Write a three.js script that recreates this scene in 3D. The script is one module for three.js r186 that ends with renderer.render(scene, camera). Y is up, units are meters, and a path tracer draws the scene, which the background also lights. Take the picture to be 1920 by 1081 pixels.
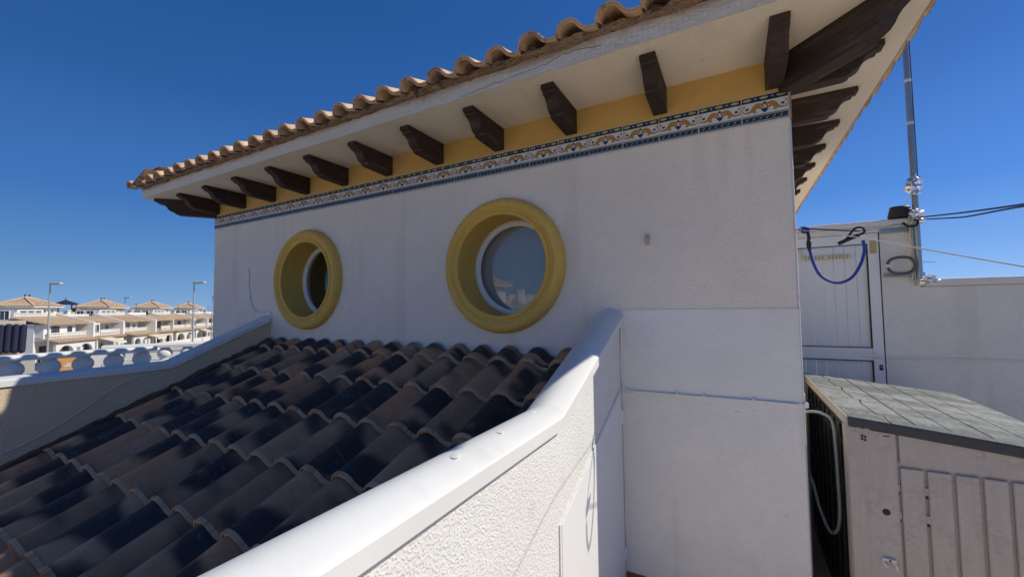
import * as THREE from 'three';
import { RoundedBoxGeometry } from 'three/addons/geometries/RoundedBoxGeometry.js';
import { mergeGeometries, mergeVertices, toCreasedNormals } from 'three/addons/utils/BufferGeometryUtils.js';

// ---------------------------------------------------------------- camera
const scene = new THREE.Scene();
const FPX = 767.2, CAM = new THREE.Vector3(-0.2653, 1.58, 2.3529);
const camera = new THREE.PerspectiveCamera(2 * Math.atan(540.5 / FPX) * 180 / Math.PI, 1920 / 1081, 0.05, 3000);
camera.position.copy(CAM);
camera.rotation.set(0.0501, 0.4981, -0.0122, 'YXZ');
camera.updateMatrixWorld();

// ---------------------------------------------------------------- sky and sun
const SUN = new THREE.Vector3(0.92, 1.0, -0.562).normalize();
{
  const W = 512, H = 256, data = new Float32Array(W * H * 4);
  // colour of a clear, dry sky by elevation (degrees)
  const stops = [[0, .34, .60, .98], [3, .23, .48, .88], [6, .155, .38, .80], [12, .075, .255, .70], [24, .036, .145, .46], [35, .022, .107, .36], [60, .015, .080, .28], [90, .012, .070, .25]];
  for (let j = 0; j < H; j++) for (let i = 0; i < W; i++) {
    const phi = (i + .5) / W * 2 * Math.PI - Math.PI, el = ((j + .5) / H - .5) * Math.PI;
    const d = new THREE.Vector3(Math.cos(el) * Math.cos(phi), Math.sin(el), Math.cos(el) * Math.sin(phi));
    const e = Math.max(0, el * 180 / Math.PI); let k = 0; while (k < stops.length - 2 && stops[k + 1][0] < e) k++;
    const a = stops[k], b = stops[k + 1], t = Math.min(1, (e - a[0]) / (b[0] - a[0]));
    const g = d.dot(SUN), ph = .60 + .60 * Math.pow(g * .5 + .5, 1.5) + .6 * Math.pow(Math.max(0, g), 12);
    for (let c = 0; c < 3; c++) data[(j * W + i) * 4 + c] = (a[c + 1] + (b[c + 1] - a[c + 1]) * t) * (ph + (c ? 0 : .25 * Math.max(0, g))) * (el < 0 ? .8 : 1);
    data[(j * W + i) * 4 + 3] = 1;
  }
  const sky = new THREE.DataTexture(data, W, H, THREE.RGBAFormat, THREE.FloatType);
  sky.mapping = THREE.EquirectangularReflectionMapping; sky.magFilter = THREE.LinearFilter; sky.minFilter = THREE.LinearFilter; sky.needsUpdate = true;
  scene.background = sky; scene.environment = sky;
}
const sun = new THREE.DirectionalLight(new THREE.Color(1, .945, .82), 4.35);
sun.position.copy(SUN).multiplyScalar(60); sun.castShadow = true;
sun.shadow.mapSize.set(4096, 4096);
Object.assign(sun.shadow.camera, { left: -30, right: 30, top: 30, bottom: -30, near: 1, far: 200 });
scene.add(sun, sun.target);
const renderer = new THREE.WebGLRenderer({ antialias: true });
renderer.toneMapping = THREE.LinearToneMapping;
renderer.toneMappingExposure = 1.0;
renderer.shadowMap.enabled = true;

// ---------------------------------------------------------------- helpers
let seed = 7; const rnd = () => (seed = (seed * 1664525 + 1013904223) >>> 0) / 4294967296;
const rr = (a, b) => a + (b - a) * rnd();
const col = (r, g, b) => new THREE.Color().setRGB(r, g, b);
const V = (x, y, z) => new THREE.Vector3(x, y, z);
const taken = {};
function numbered(n) { const k = taken[n] || 0; taken[n] = k + 1; return k ? n + '_' + String(k).padStart(3, '0') : n; }
function mesh(name, geo, mat, parent, x = 0, y = 0, z = 0) {
  const m = new THREE.Mesh(geo, mat); m.name = parent ? name : numbered(name); m.position.set(x, y, z); m.castShadow = m.receiveShadow = true;
  (parent || scene).add(m); return m;
}
function tag(o, label, category, group) { o.userData.label = label; o.userData.category = category; if (group) o.userData.group = group; return o; }
function thing(name, label, category, x = 0, y = 0, z = 0, group) {
  const g = new THREE.Group(); g.name = numbered(name); g.position.set(x, y, z); scene.add(g); return tag(g, label, category, group);
}
function struct(name, geo, mat, label, category) { const m = mesh(name, geo, mat); m.userData.kind = 'structure'; m.userData.label = label; m.userData.category = category; return m; }
function copyOf(o, label, group) { const c = o.clone(); c.name = numbered(o.name.replace(/_\d{3}$/, '')); scene.add(c); c.userData = { ...o.userData }; if (label) c.userData.label = label; if (group) c.userData.group = group; return c; }
// uv in metres from the position along the dominant axis of each face
function uvm(geo) {
  const g = geo.index ? geo.toNonIndexed() : geo; const p = g.attributes.position, uv = new Float32Array(p.count * 2);
  const a = V(), b = V(), c = V();
  for (let i = 0; i < p.count; i += 3) {
    a.fromBufferAttribute(p, i); b.fromBufferAttribute(p, i + 1); c.fromBufferAttribute(p, i + 2);
    const n = b.clone().sub(a).cross(c.clone().sub(a)), ax = Math.abs(n.x), ay = Math.abs(n.y), az = Math.abs(n.z);
    [a, b, c].forEach((v, k) => { const u = ax >= ay && ax >= az ? [v.z, v.y] : ay >= az ? [v.x, v.z] : [v.x, v.y]; uv[(i + k) * 2] = u[0]; uv[(i + k) * 2 + 1] = u[1]; });
  }
  g.setAttribute('uv', new THREE.BufferAttribute(uv, 2)); return g;
}
// box between two corners
function bx(x0, x1, y0, y1, z0, z1, r = 0) {
  const w = x1 - x0, h = y1 - y0, d = z1 - z0;
  const g = r ? new RoundedBoxGeometry(w, h, d, 2, r) : new THREE.BoxGeometry(w, h, d);
  g.translate((x0 + x1) / 2, (y0 + y1) / 2, (z0 + z1) / 2); return uvm(g);
}
const cyl = (r0, r1, h, n = 20) => new THREE.CylinderGeometry(r0, r1, h, n);
function tube(pts, r, n = 48, m = 8, tension = .5) { return new THREE.TubeGeometry(new THREE.CatmullRomCurve3(pts.map(p => V(...p)), false, 'catmullrom', tension), n, r, m); }
const merge = a => mergeGeometries(a.map(g => { const q = g.index ? g.toNonIndexed() : g; for (const k of Object.keys(q.attributes)) if (!['position', 'normal', 'uv'].includes(k)) q.deleteAttribute(k); return q; }));
function extr(points, depth, bevel = 0) {
  const s = new THREE.Shape(points.map(p => new THREE.Vector2(p[0], p[1])));
  return new THREE.ExtrudeGeometry(s, { depth, bevelEnabled: bevel > 0, bevelSize: bevel, bevelThickness: bevel, bevelSegments: 2, curveSegments: 6 });
}
// a cross-section [(dx,dy)...] swept along stations [(z,y)...] at x
function sweep(section, stations, x) {
  const pos = [], n = section.length;
  for (let i = 0; i < stations.length - 1; i++) for (let k = 0; k < n; k++) {
    const [a, b] = [section[k], section[(k + 1) % n]], [s, t] = [stations[i], stations[i + 1]];
    const P = [[x + a[0], s[1] + a[1], s[0]], [x + b[0], s[1] + b[1], s[0]], [x + b[0], t[1] + b[1], t[0]], [x + a[0], t[1] + a[1], t[0]]];
    pos.push(...P[0], ...P[2], ...P[1], ...P[0], ...P[3], ...P[2]);
  }
  for (const [st, flip] of [[stations[0], 1], [stations[stations.length - 1], 0]]) for (let k = 1; k < n - 1; k++) {
    const q = [section[0], section[k], section[k + 1]]; if (!flip) q.reverse();
    for (const a of q) pos.push(x + a[0], st[1] + a[1], st[0]);
  }
  const g = new THREE.BufferGeometry(); g.setAttribute('position', new THREE.Float32BufferAttribute(pos, 3)); g.computeVertexNormals();
  return toCreasedNormals(uvm(g), .7);
}
// pixel of the photograph (1920 x 1081) at a forward distance
const camR = V(1, 0, 0).applyEuler(camera.rotation), camU = V(0, 1, 0).applyEuler(camera.rotation), camF = V(0, 0, -1).applyEuler(camera.rotation);
const at = (px, py, F) => CAM.clone().addScaledVector(camF, F).addScaledVector(camR, (px - 960) / FPX * F).addScaledVector(camU, (540.5 - py) / FPX * F);

// ---------------------------------------------------------------- procedural textures
function tileNoise(n, seed0) { // tileable value noise on an n x n lattice
  let s = seed0 >>> 0; const r = () => (s = (s * 1664525 + 1013904223) >>> 0) / 4294967296; const g = new Float32Array(n * n).map(() => r());
  return (u, v) => { u = (u - Math.floor(u)) * n; v = (v - Math.floor(v)) * n; const i = Math.floor(u), j = Math.floor(v), f = u - i, h = v - j, a = f * f * (3 - 2 * f), b = h * h * (3 - 2 * h);
    const i1 = (i + 1) % n, j1 = (j + 1) % n, I = i % n, J = j % n; return (g[J * n + I] * (1 - a) + g[J * n + i1] * a) * (1 - b) + (g[j1 * n + I] * (1 - a) + g[j1 * n + i1] * a) * b; };
}
const N4 = tileNoise(4, 11), N8 = tileNoise(8, 12), N16 = tileNoise(16, 13), N32 = tileNoise(32, 14), N64 = tileNoise(64, 15), N128 = tileNoise(128, 16), N200 = tileNoise(200, 17);
function dataTex(W, H, fn, srgb = true, repeat = 1) {
  const d = new Uint8Array(W * H * 4);
  for (let j = 0; j < H; j++) for (let i = 0; i < W; i++) { const c = fn((i + .5) / W, (j + .5) / H); for (let k = 0; k < 3; k++) d[(j * W + i) * 4 + k] = Math.max(0, Math.min(255, c[k] * 255)); d[(j * W + i) * 4 + 3] = 255; }
  const t = new THREE.DataTexture(d, W, H); t.wrapS = t.wrapT = THREE.RepeatWrapping; t.magFilter = THREE.LinearFilter; t.minFilter = THREE.LinearMipmapLinearFilter; t.generateMipmaps = true; t.repeat.set(repeat, repeat);
  if (srgb) t.colorSpace = THREE.SRGBColorSpace; t.needsUpdate = true; return t;
}
const sR = x => x <= .0031308 ? x * 12.92 : 1.055 * Math.pow(x, 1 / 2.4) - .055;
const toS = c => c.map(sR), mix = (a, b, t) => a + (b - a) * t, mix3 = (a, b, t) => a.map((x, i) => mix(x, b[i], t)), ss = (a, b, x) => { const t = Math.max(0, Math.min(1, (x - a) / (b - a))); return t * t * (3 - 2 * t); };
// plaster relief: troweled grains a few millimetres wide
const plasterBump = dataTex(1024, 1024, (u, v) => { const h = .45 * N200(u, v) + .3 * N128(u + .3, v) + .15 * N64(u, v + .2) + .1 * N16(u, v); return [h, h, h]; }, false, 1.25);
const roughBump = dataTex(1024, 1024, (u, v) => { const w = .02 * N32(u, v); let h = .55 * ss(.35, .7, N128(u + w, v)) + .3 * N200(u, v + w) + .15 * N32(u, v); return [h, h, h]; }, false, 1.6);
const paintMott = dataTex(512, 512, (u, v) => { const m = .90 + .07 * N8(u, v) + .04 * N32(u, v) - .07 * ss(.72, .95, N16(u + .4, v) * .6 + N64(u, v) * .4); return toS([m, m * .997, m * .99]); }, true, .4);
const wallMap = dataTex(1024, 1024, (u, v) => { const big = N4(u, v) * .35 + N8(u + .2, v) * .35 + N16(u, v + .6) * .3, fine = N64(u, v) * .5 + N200(u, v) * .5, run = ss(.60, .85, N64(u, v * .12) * .6 + N16(u + .3, v * .2) * .4); const speck = ss(.93, .98, N200(u + .37, v + .13)) * ss(.5, .8, N32(u, v)); const patch = ss(.56, .60, N8(u + .5, v + .4) * .6 + N32(u, v) * .4); const m = .88 + .12 * big + .05 * (fine - .5) - .055 * run - .16 * speck + .022 * patch; return toS([m, m * (.995 - .012 * run), m * (.985 - .03 * run)]); }, true, .27);
const mouldMap = dataTex(512, 512, (u, v) => { const b = N8(u, v) * .4 + N32(u, v) * .3 + N128(u, v) * .3, d = ss(.66, .82, N16(u + .4, v) * .5 + N64(u, v + .3) * .5), chip = ss(.90, .94, N128(u + .2, v + .6)) * ss(.5, .7, N16(u, v)); const m = .82 + .22 * b - .09 * d; return toS(mix3([m, m * .99, m * (.96 - .05 * d)], [1, 1, 1.2], chip * .5)); }, true, 1.2);
const plasticMap = dataTex(512, 512, (u, v) => { const st = N200(u, v * .04) * .5 + N64(u, v * .08) * .5, d = ss(.55, .85, N16(u, v) * .5 + N64(u, v) * .5), sc = ss(.86, .93, N200(u * .2, v + .3)) * ss(.5, .8, N16(u, v + .2)); const m = .90 + .12 * (st - .5) - .10 * d + .14 * sc; return toS([m, m * .995, m * .985]); }, true, 1.1);
const fineBump = dataTex(512, 512, (u, v) => { const h = .6 * N128(u, v) + .4 * N32(u, v); return [h, h, h]; }, false, 2);
const woodTex = dataTex(512, 512, (u, v) => { const g = N200(u * .06, v) * .5 + N64(u * .12, v + .03 * N8(u, v)) * .5; const w = ss(.55, .9, N16(u * .3, v) * .6 + g * .4); return toS(mix3(mix3([.020, .011, .008], [.05, .030, .021], g), [.12, .09, .072], w * .55)); }, true, 1.6);
const clayDark = dataTex(1024, 1024, (u, v) => { // flamed clay: brown body with soft-edged black firing marks
  const b = N8(u, v) * .55 + N16(u + .37, v + .11) * .3 + N32(u, v) * .15, g = N200(u, v), f = N64(u + .5, v);
  const k = ss(.40, .575, b), body = mix3([.33, .170, .085], [.50, .295, .165], N16(u + .2, v + .7) * .5 + g * .3 + f * .2);
  const c = mix3(body, [.026, .026, .030], k * .95); const s = ss(.72, .9, N200(u + .1, v) * .65 + N32(u + .2, v) * .35) * .22;
  return toS(mix3(c, [.36, .31, .25], s)); }, true, 1);
const clayTan = dataTex(512, 512, (u, v) => { const b = N8(u, v) * .4 + N32(u, v) * .35 + N128(u, v) * .25; return toS(mix3(mix3([.50, .32, .20], [.80, .61, .43], b), [.22, .16, .11], ss(.66, .85, N16(u + .1, v) * .6 + N64(u, v) * .4) * .6)); }, true, 1);

// ---------------------------------------------------------------- materials
const std = (o) => new THREE.MeshStandardMaterial(o);
const M = {
  wall: std({ color: col(.80, .73, .645), map: wallMap, bumpMap: plasterBump, bumpScale: .004, roughness: .95 }),
  whiteRough: std({ color: col(.755, .74, .705), map: paintMott, bumpMap: roughBump, bumpScale: .0021, roughness: .95 }),
  whitePaint: std({ color: col(.785, .77, .74), map: paintMott, bumpMap: plasterBump, bumpScale: .0025, roughness: .8 }),
  whiteLow: std({ color: col(.82, .79, .74), map: wallMap, bumpMap: plasterBump, bumpScale: .004, roughness: .9 }),
  coping: std({ color: col(.745, .74, .71), map: paintMott, bumpMap: fineBump, bumpScale: .00018, roughness: .6 }),
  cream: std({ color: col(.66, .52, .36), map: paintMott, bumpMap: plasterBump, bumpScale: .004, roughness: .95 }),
  ochre: std({ color: col(.62, .38, .11), map: paintMott, bumpMap: plasterBump, bumpScale: .002, roughness: .9 }),
  mould: std({ color: col(.72, .47, .11), map: mouldMap, bumpMap: plasterBump, bumpScale: .003, roughness: .92 }),
  soffit: std({ color: col(.82, .74, .62), map: wallMap, bumpMap: plasterBump, bumpScale: .003, roughness: .95 }),
  wood: std({ color: col(1, 1, 1), map: woodTex, bumpMap: woodTex, bumpScale: .002, roughness: .75 }),
  clay: [[1, 1, 1], [1.18, 1.02, .92], [.80, .80, .82], [1.05, 1.08, 1.10]].map(c => std({ color: col(...c), map: clayDark, bumpMap: fineBump, bumpScale: .002, roughness: .88 })),
  clayNose: std({ color: col(.80, .72, .64), map: clayTan, bumpMap: fineBump, bumpScale: .002, roughness: .9 }),
  claySun: [[1, 1, 1], [.92, .9, .88], [1.05, .96, .88]].map(c => std({ color: col(...c), map: clayTan, bumpMap: fineBump, bumpScale: .002, roughness: .9 })),
  mortar: std({ color: col(.55, .52, .50), map: clayTan, bumpMap: roughBump, bumpScale: .012, roughness: 1 }),
  pvc: std({ color: col(.765, .765, .765), roughness: .35 }),
  pvcPanel: std({ color: col(.75, .75, .75), roughness: .4 }),
  black: std({ color: col(.012, .012, .014), roughness: .6 }),
  rubber: std({ color: col(.02, .021, .024), roughness: .5 }),
  steel: std({ color: col(.34, .38, .40), metalness: .85, roughness: .38, bumpMap: fineBump, bumpScale: .0006 }),
  foil: std({ color: col(.85, .86, .88), metalness: 1, roughness: .28 }),
  blue: std({ color: col(.010, .04, .28), roughness: .55 }),
  blueDark: std({ color: col(.012, .02, .10), roughness: .6 }),
  greyCable: std({ color: col(.10, .10, .105), roughness: .5 }),
  whiteCable: std({ color: col(.70, .69, .67), roughness: .5 }),
  beigePl: std({ color: col(.53, .475, .435), map: plasticMap, roughness: .5, bumpMap: fineBump, bumpScale: .0012 }),
  ivory: std({ color: col(.68, .60, .40), roughness: .5 }),
  tape: std({ color: col(.50, .38, .18), roughness: .7 }),
  darkPl: std({ color: col(.022, .022, .024), roughness: .5, bumpMap: fineBump, bumpScale: .0015 }),
  floor: std({ color: col(.60, .49, .36), map: paintMott, roughness: .8 }),
  skirt: std({ color: col(.23, .075, .05), roughness: .55, bumpMap: fineBump, bumpScale: .001 }),
  glass: new THREE.MeshPhysicalMaterial({ color: 0xffffff, roughness: .02, metalness: 0, transmission: 1, thickness: 0, ior: 1.9, specularIntensity: 1 }),
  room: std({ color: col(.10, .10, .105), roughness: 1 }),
  blind: std({ color: col(.26, .29, .31), roughness: .9 }),
  farWhite: std({ color: col(.80, .77, .72), map: paintMott, roughness: .95 }),
  farIvory: std({ color: col(.76, .70, .60), map: paintMott, roughness: .95 }),
  farCream: std({ color: col(.70, .60, .46), map: paintMott, roughness: .95 }),
  farGlass: std({ color: col(.05, .07, .09), roughness: .15 }),
  farDark: std({ color: col(.07, .055, .045), roughness: .8 }),
  metalDark: std({ color: col(.04, .04, .045), roughness: .6 }),
  lampGrey: std({ color: col(.42, .43, .44), metalness: .4, roughness: .5 }),
  orange: std({ color: col(.72, .36, .11), map: paintMott, roughness: .9 }),
  navy: std({ color: col(.008, .011, .036), roughness: .8 }),
};
// lid: dark plastic with chalky sun bleaching
M.lid = std({ map: dataTex(1024, 1024, (u, v) => { const b = N8(u * .5, v) * .45 + N32(u * .5, v) * .3 + N128(u, v * .4) * .25, gr = N200(u, v * .08); return toS(mix3([.085, .09, .088], [.30, .315, .30], ss(.25, .8, b) * .8 + gr * .18)); }), bumpMap: woodTex, bumpScale: .001, roughness: .6 });
M.lidEdge = std({ color: col(.045, .047, .055), roughness: .55, bumpMap: fineBump, bumpScale: .001 });
M.farTile = std({ map: dataTex(512, 512, (u, v) => { const b = N16(u, v) * .3 + N64(u, v) * .4 + N128(u, v) * .3; const rib = .5 + .5 * Math.cos(u * Math.PI * 2 * 20); const q = ss(.52, .70, N64(u + .3, v * 1.0) * .5 + N128(u, v + .4) * .5); return toS(mix3(mix3([.34, .215, .125], [.84, .64, .43], b * .7 + rib * .25), [.17, .10, .06], q * .75)); }, true, .25), bumpMap: dataTex(256, 256, (u, v) => { const h = .5 + .5 * Math.cos(u * Math.PI * 40); return [h, h, h]; }, false, .25), bumpScale: .05, roughness: .95 });

// ================================================================ SETTING
const GY = -4.6;
struct('ground', uvm(new THREE.PlaneGeometry(3000, 3000).rotateX(-Math.PI / 2).translate(0, GY, 0)), std({ color: col(.40, .345, .27), map: paintMott, roughness: 1 }), 'pale dusty street ground stretching out below the terraces', 'ground');
struct('terrace_floor', bx(-.84, 4.6, -.25, 0, -8, 4.4), M.floor, 'pale cream floor of the roof terrace, toned to bounce light', 'floor');  // unseen floor, coloured pale so it bounces light onto the shaded wall
struct('lower_storey', bx(-4.6, 4.58, GY, -.26, -8, 4.3), M.farWhite, 'white lower storey of the house under the roof terrace', 'building');
struct('bounce_terrace', bx(-12, -.97, GY, .02, 3.02, 11), std({ color: col(.68, .57, .43), map: paintMott, roughness: .9 }), 'added cream terrace out of view, bouncing warm sun onto the shaded wall', 'terrace');  // added outside the view as a warm reflector for wall and soffit
struct('neighbour_terrace', bx(-7.9, -4.62, GY, .35, -1.0, 3.0), std({ color: col(.70, .61, .49), map: paintMott, roughness: .9 }), 'cream flat terrace of the adjoining house behind the cream parapet', 'terrace');  // hidden slab, its cream tone chosen to bounce warm light

// ================================================================ TOWER HOUSE
const HX0 = -5.243, HZ1 = -5.24, SOF = 2.79, OV = .47, FT = 2.893;
const house = thing('tower_house', 'pale plastered house tower with tiled eaves, dark corbels and two round yellow windows', 'house');
const WC = [[-1.612, 1.868], [-3.628, 1.866]];
{
  const s = new THREE.Shape([[HX0, -.02], [0, -.02], [0, 2.81], [HX0, 2.81]].map(p => new THREE.Vector2(...p)));
  for (const [x, y] of WC) { const h = new THREE.Path(); h.absarc(x, y, .345, 0, Math.PI * 2, true); s.holes.push(h); }
  const g = new THREE.ExtrudeGeometry(s, { depth: .25, bevelEnabled: false, curveSegments: 64 }); g.translate(0, 0, -.25);
  mesh('wall', uvm(g), M.wall, house);
  mesh('wall', bx(-.22, 0, -.02, 2.81, HZ1, -.252), M.wall, house);
  mesh('wall', bx(HX0, HX0 + .22, -.02, 2.81, HZ1, -.252), M.wall, house);
  mesh('wall', bx(HX0 + .222, -.222, -.02, 2.81, HZ1, HZ1 + .22), M.wall, house);
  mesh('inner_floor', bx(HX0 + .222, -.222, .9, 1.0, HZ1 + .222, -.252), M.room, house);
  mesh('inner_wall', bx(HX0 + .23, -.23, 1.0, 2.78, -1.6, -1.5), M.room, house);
}
mesh('sun_edge_strip', cyl(.008, .008, 2.46, 14).translate(-.0015, 1.25, -.0065), M.whitePaint, house);  // added white rounding, shaped to catch the sun as a bright edge line
// ochre frieze above the border tiles
mesh('frieze', bx(HX0 - .002, .004, 2.63, 2.789, .001, .005), M.ochre, house);
mesh('frieze', bx(.001, .005, 2.63, 2.789, HZ1, -.001), M.ochre, house);
mesh('frieze', bx(HX0 - .005, HX0 - .001, 2.63, 2.789, HZ1, -.001), M.ochre, house);
// white repainted patch next to the parapet, and the wall under the cable
mesh('painted_patch', uvm(extr([[-.842, 1.112], [-.62, 1.118], [-.002, 1.118], [-.002, 1.565], [-.4, 1.568], [-.842, 1.566]], .003)), M.whitePaint, house, 0, 0, .001);
mesh('painted_patch', uvm(extr([[-.842, .13], [-.001, .13], [-.001, 1.112], [-.62, 1.112], [-.842, 1.106]], .002)), M.whiteLow, house, 0, 0, .001);
for (let k = 0; k < 3; k++) mesh('skirting_tile', bx(-.84 + k * .282, -.84 + k * .282 + .278, .004, .125, .001, .012, .003), M.skirt, house);
// ---- border tiles
{
  const c = document.createElement('canvas'); c.width = 512; c.height = 360; const x = c.getContext('2d');
  x.fillStyle = '#dcdcda'; x.fillRect(0, 0, 512, 360);
  x.fillStyle = '#1b2434'; x.fillRect(0, 8, 512, 66); x.fillStyle = '#0d1420'; x.fillRect(0, 64, 512, 12); x.fillRect(0, 4, 512, 6);
  for (let i = 0; i < 3; i++) { x.fillStyle = '#a9ad74'; x.beginPath(); x.ellipse(60 + i * 190, 36, 52, 20, 0, 0, 7); x.fill(); x.strokeStyle = '#3d4a3a'; x.lineWidth = 4; x.stroke(); }
  for (let i = 0; i < 3; i++) { const q = 155 + i * 190; x.fillStyle = '#333e66'; for (const [dx, dy] of [[-18, -14], [18, -14], [-18, 14], [18, 14]]) { x.beginPath(); x.arc(q + dx, 36 + dy, 15, 0, 7); x.fill(); } x.fillStyle = '#c9cfe0'; x.beginPath(); x.arc(q, 36, 9, 0, 7); x.fill(); }
  // bottom rope band
  x.fillStyle = '#3c5a63'; x.fillRect(0, 246, 512, 8); x.fillStyle = '#17222f'; x.fillRect(0, 258, 512, 8); x.fillStyle = '#1f2838'; x.fillRect(0, 270, 512, 56); x.fillStyle = '#10182a'; x.fillRect(0, 270, 512, 7); x.fillRect(0, 320, 512, 8);
  for (let i = 0; i < 7; i++) { const q = i * 76 + 20; x.strokeStyle = '#36435e'; x.lineWidth = 16; x.beginPath(); x.moveTo(q - 8, 316); x.lineTo(q + 34, 284); x.stroke(); x.strokeStyle = '#d0c48a'; x.lineWidth = 8; x.beginPath(); x.moveTo(q + 22, 312); x.lineTo(q + 48, 288); x.stroke(); }
  x.fillStyle = '#8fa6a0'; x.fillRect(0, 330, 512, 8); x.fillStyle = '#1a2636'; x.fillRect(0, 340, 512, 9);
  // scrolls
  const half = s => { x.save(); x.translate(256, 0); x.scale(s, 1);
    x.fillStyle = '#bb8f3c'; x.strokeStyle = '#6e4a14'; x.lineWidth = 4;
    x.beginPath(); x.moveTo(14, 120); x.bezierCurveTo(60, 84, 120, 96, 142, 150); x.bezierCurveTo(160, 190, 200, 196, 250, 192); x.bezierCurveTo(215, 216, 165, 214, 140, 196); x.bezierCurveTo(136, 222, 104, 226, 92, 206); x.bezierCurveTo(112, 200, 108, 184, 94, 172); x.bezierCurveTo(84, 160, 66, 162, 52, 176); x.bezierCurveTo(20, 176, 8, 150, 14, 120); x.closePath(); x.fill(); x.stroke();
    x.strokeStyle = '#8a5c1a'; x.lineWidth = 7; x.beginPath(); x.arc(44, 142, 20, 0, 6.2); x.stroke(); x.fillStyle = '#ead9a0'; x.beginPath(); x.arc(44, 142, 9, 0, 7); x.fill();
    x.lineWidth = 4; for (let i = 0; i < 4; i++) { x.beginPath(); x.moveTo(80 + i * 16, 108 + i * 12); x.quadraticCurveTo(92 + i * 18, 150 + i * 8, 110 + i * 16, 176 + i * 7); x.stroke(); }
    x.strokeStyle = '#9c7b3a'; x.lineWidth = 7; x.beginPath(); x.moveTo(236, 196); x.quadraticCurveTo(262, 168, 240, 134); x.stroke(); x.beginPath(); x.moveTo(246, 186); x.quadraticCurveTo(214, 160, 206, 158); x.stroke();
    x.fillStyle = '#2a3259'; x.beginPath(); x.moveTo(206, 172); x.lineTo(172, 160); x.lineTo(184, 150); x.lineTo(180, 132); x.lineTo(198, 142); x.lineTo(214, 134); x.lineTo(218, 154); x.closePath(); x.fill();
    x.fillStyle = '#b0603c'; x.beginPath(); x.moveTo(236, 138); x.lineTo(218, 122); x.lineTo(222, 98); x.lineTo(234, 110); x.lineTo(246, 96); x.lineTo(252, 122); x.closePath(); x.fill(); x.fillStyle = '#e0d8cf'; x.beginPath(); x.arc(236, 122, 7, 0, 7); x.fill(); x.restore(); };
  half(1); half(-1);
  x.fillStyle = '#29325c'; x.beginPath(); x.moveTo(256, 232); x.bezierCurveTo(216, 206, 214, 184, 222, 168); x.bezierCurveTo(240, 190, 250, 170, 256, 160); x.bezierCurveTo(262, 170, 272, 190, 290, 168); x.bezierCurveTo(298, 184, 296, 206, 256, 232); x.fill();
  x.fillStyle = '#3a3f44'; x.beginPath(); x.moveTo(256, 84); x.lineTo(282, 112); x.lineTo(256, 124); x.lineTo(230, 112); x.closePath(); x.fill();
  const t = new THREE.CanvasTexture(c); t.colorSpace = THREE.SRGBColorSpace;
  const glaze = std({ map: t, color: col(.86, .84, .80), roughness: .25 });
  const g0 = bx(-.0975, .0975, -.069, .069, 0, .007, .0015);
  const uvT = (g, w) => { const p = g.attributes.position, uv = g.attributes.uv; for (let i = 0; i < p.count; i++) uv.setXY(i, 1 - (.0975 - p.getX(i)) / .195, .5 + p.getY(i) / .138); return g; };
  uvT(g0);
  const yc = 2.557;
  for (let k = 0; k < 26; k++) mesh('border_tile', g0, glaze, house, -.1005 - k * .2 + rr(-.0008, .0008), yc + rr(-.0008, .0008), .001);
  mesh('border_tile', uvT(bx(.0575, .0975, -.069, .069, 0, .007, .0015)), glaze, house, -.1005 - 26 * .2, yc, .001);
  mesh('grout', bx(HX0, .001, 2.484, 2.63, .0005, .004), std({ color: col(.58, .58, .58), roughness: 1 }), house);
  mesh('trim_strip', bx(.002, .009, 2.486, 2.628, -.1, .006), std({ color: col(.33, .2, .14), roughness: .7 }), house);
}
// ---- round windows
WC.forEach(([x, y], i) => {
  const prof = [[.333, 0], [.333, .052], [.345, .060], [.356, .058], [.362, .048], [.372, .050], [.384, .066], [.402, .074], [.422, .068], [.438, .050], [.446, .026], [.447, -.01]].map(p => new THREE.Vector2(...p));
  const ring = new THREE.LatheGeometry(prof, 72).rotateX(Math.PI / 2);
  const w = mesh('round_window', uvm(ring), M.mould, house, x, y, 0); w.geometry = toCreasedNormals(w.geometry, .6);
  w.userData.label = i ? 'round window with dark glass and thick ochre moulding' : 'round window with pale blind and thick ochre moulding';
  const rev = new THREE.LatheGeometry([[.3335, .05], [.3335, -.2], [.346, -.2]].map(p => new THREE.Vector2(...p)), 72).rotateX(Math.PI / 2);
  mesh('reveal', uvm(rev), M.mould, w);
  const fr = [[.332, -.185], [.332, -.165], [.316, -.158], [.312, -.166], [.300, -.166], [.296, -.172], [.294, -.185]].map(p => new THREE.Vector2(...p));
  mesh('frame', toCreasedNormals(new THREE.LatheGeometry(fr, 72).rotateX(Math.PI / 2), .6), M.pvc, w);
  mesh('glass_pane', new THREE.CircleGeometry(.298, 64).translate(0, 0, -.182), M.glass, w);
  if (!i) mesh('blind', new THREE.CircleGeometry(.33, 48).translate(0, 0, -.235), M.blind, w);
});
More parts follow.
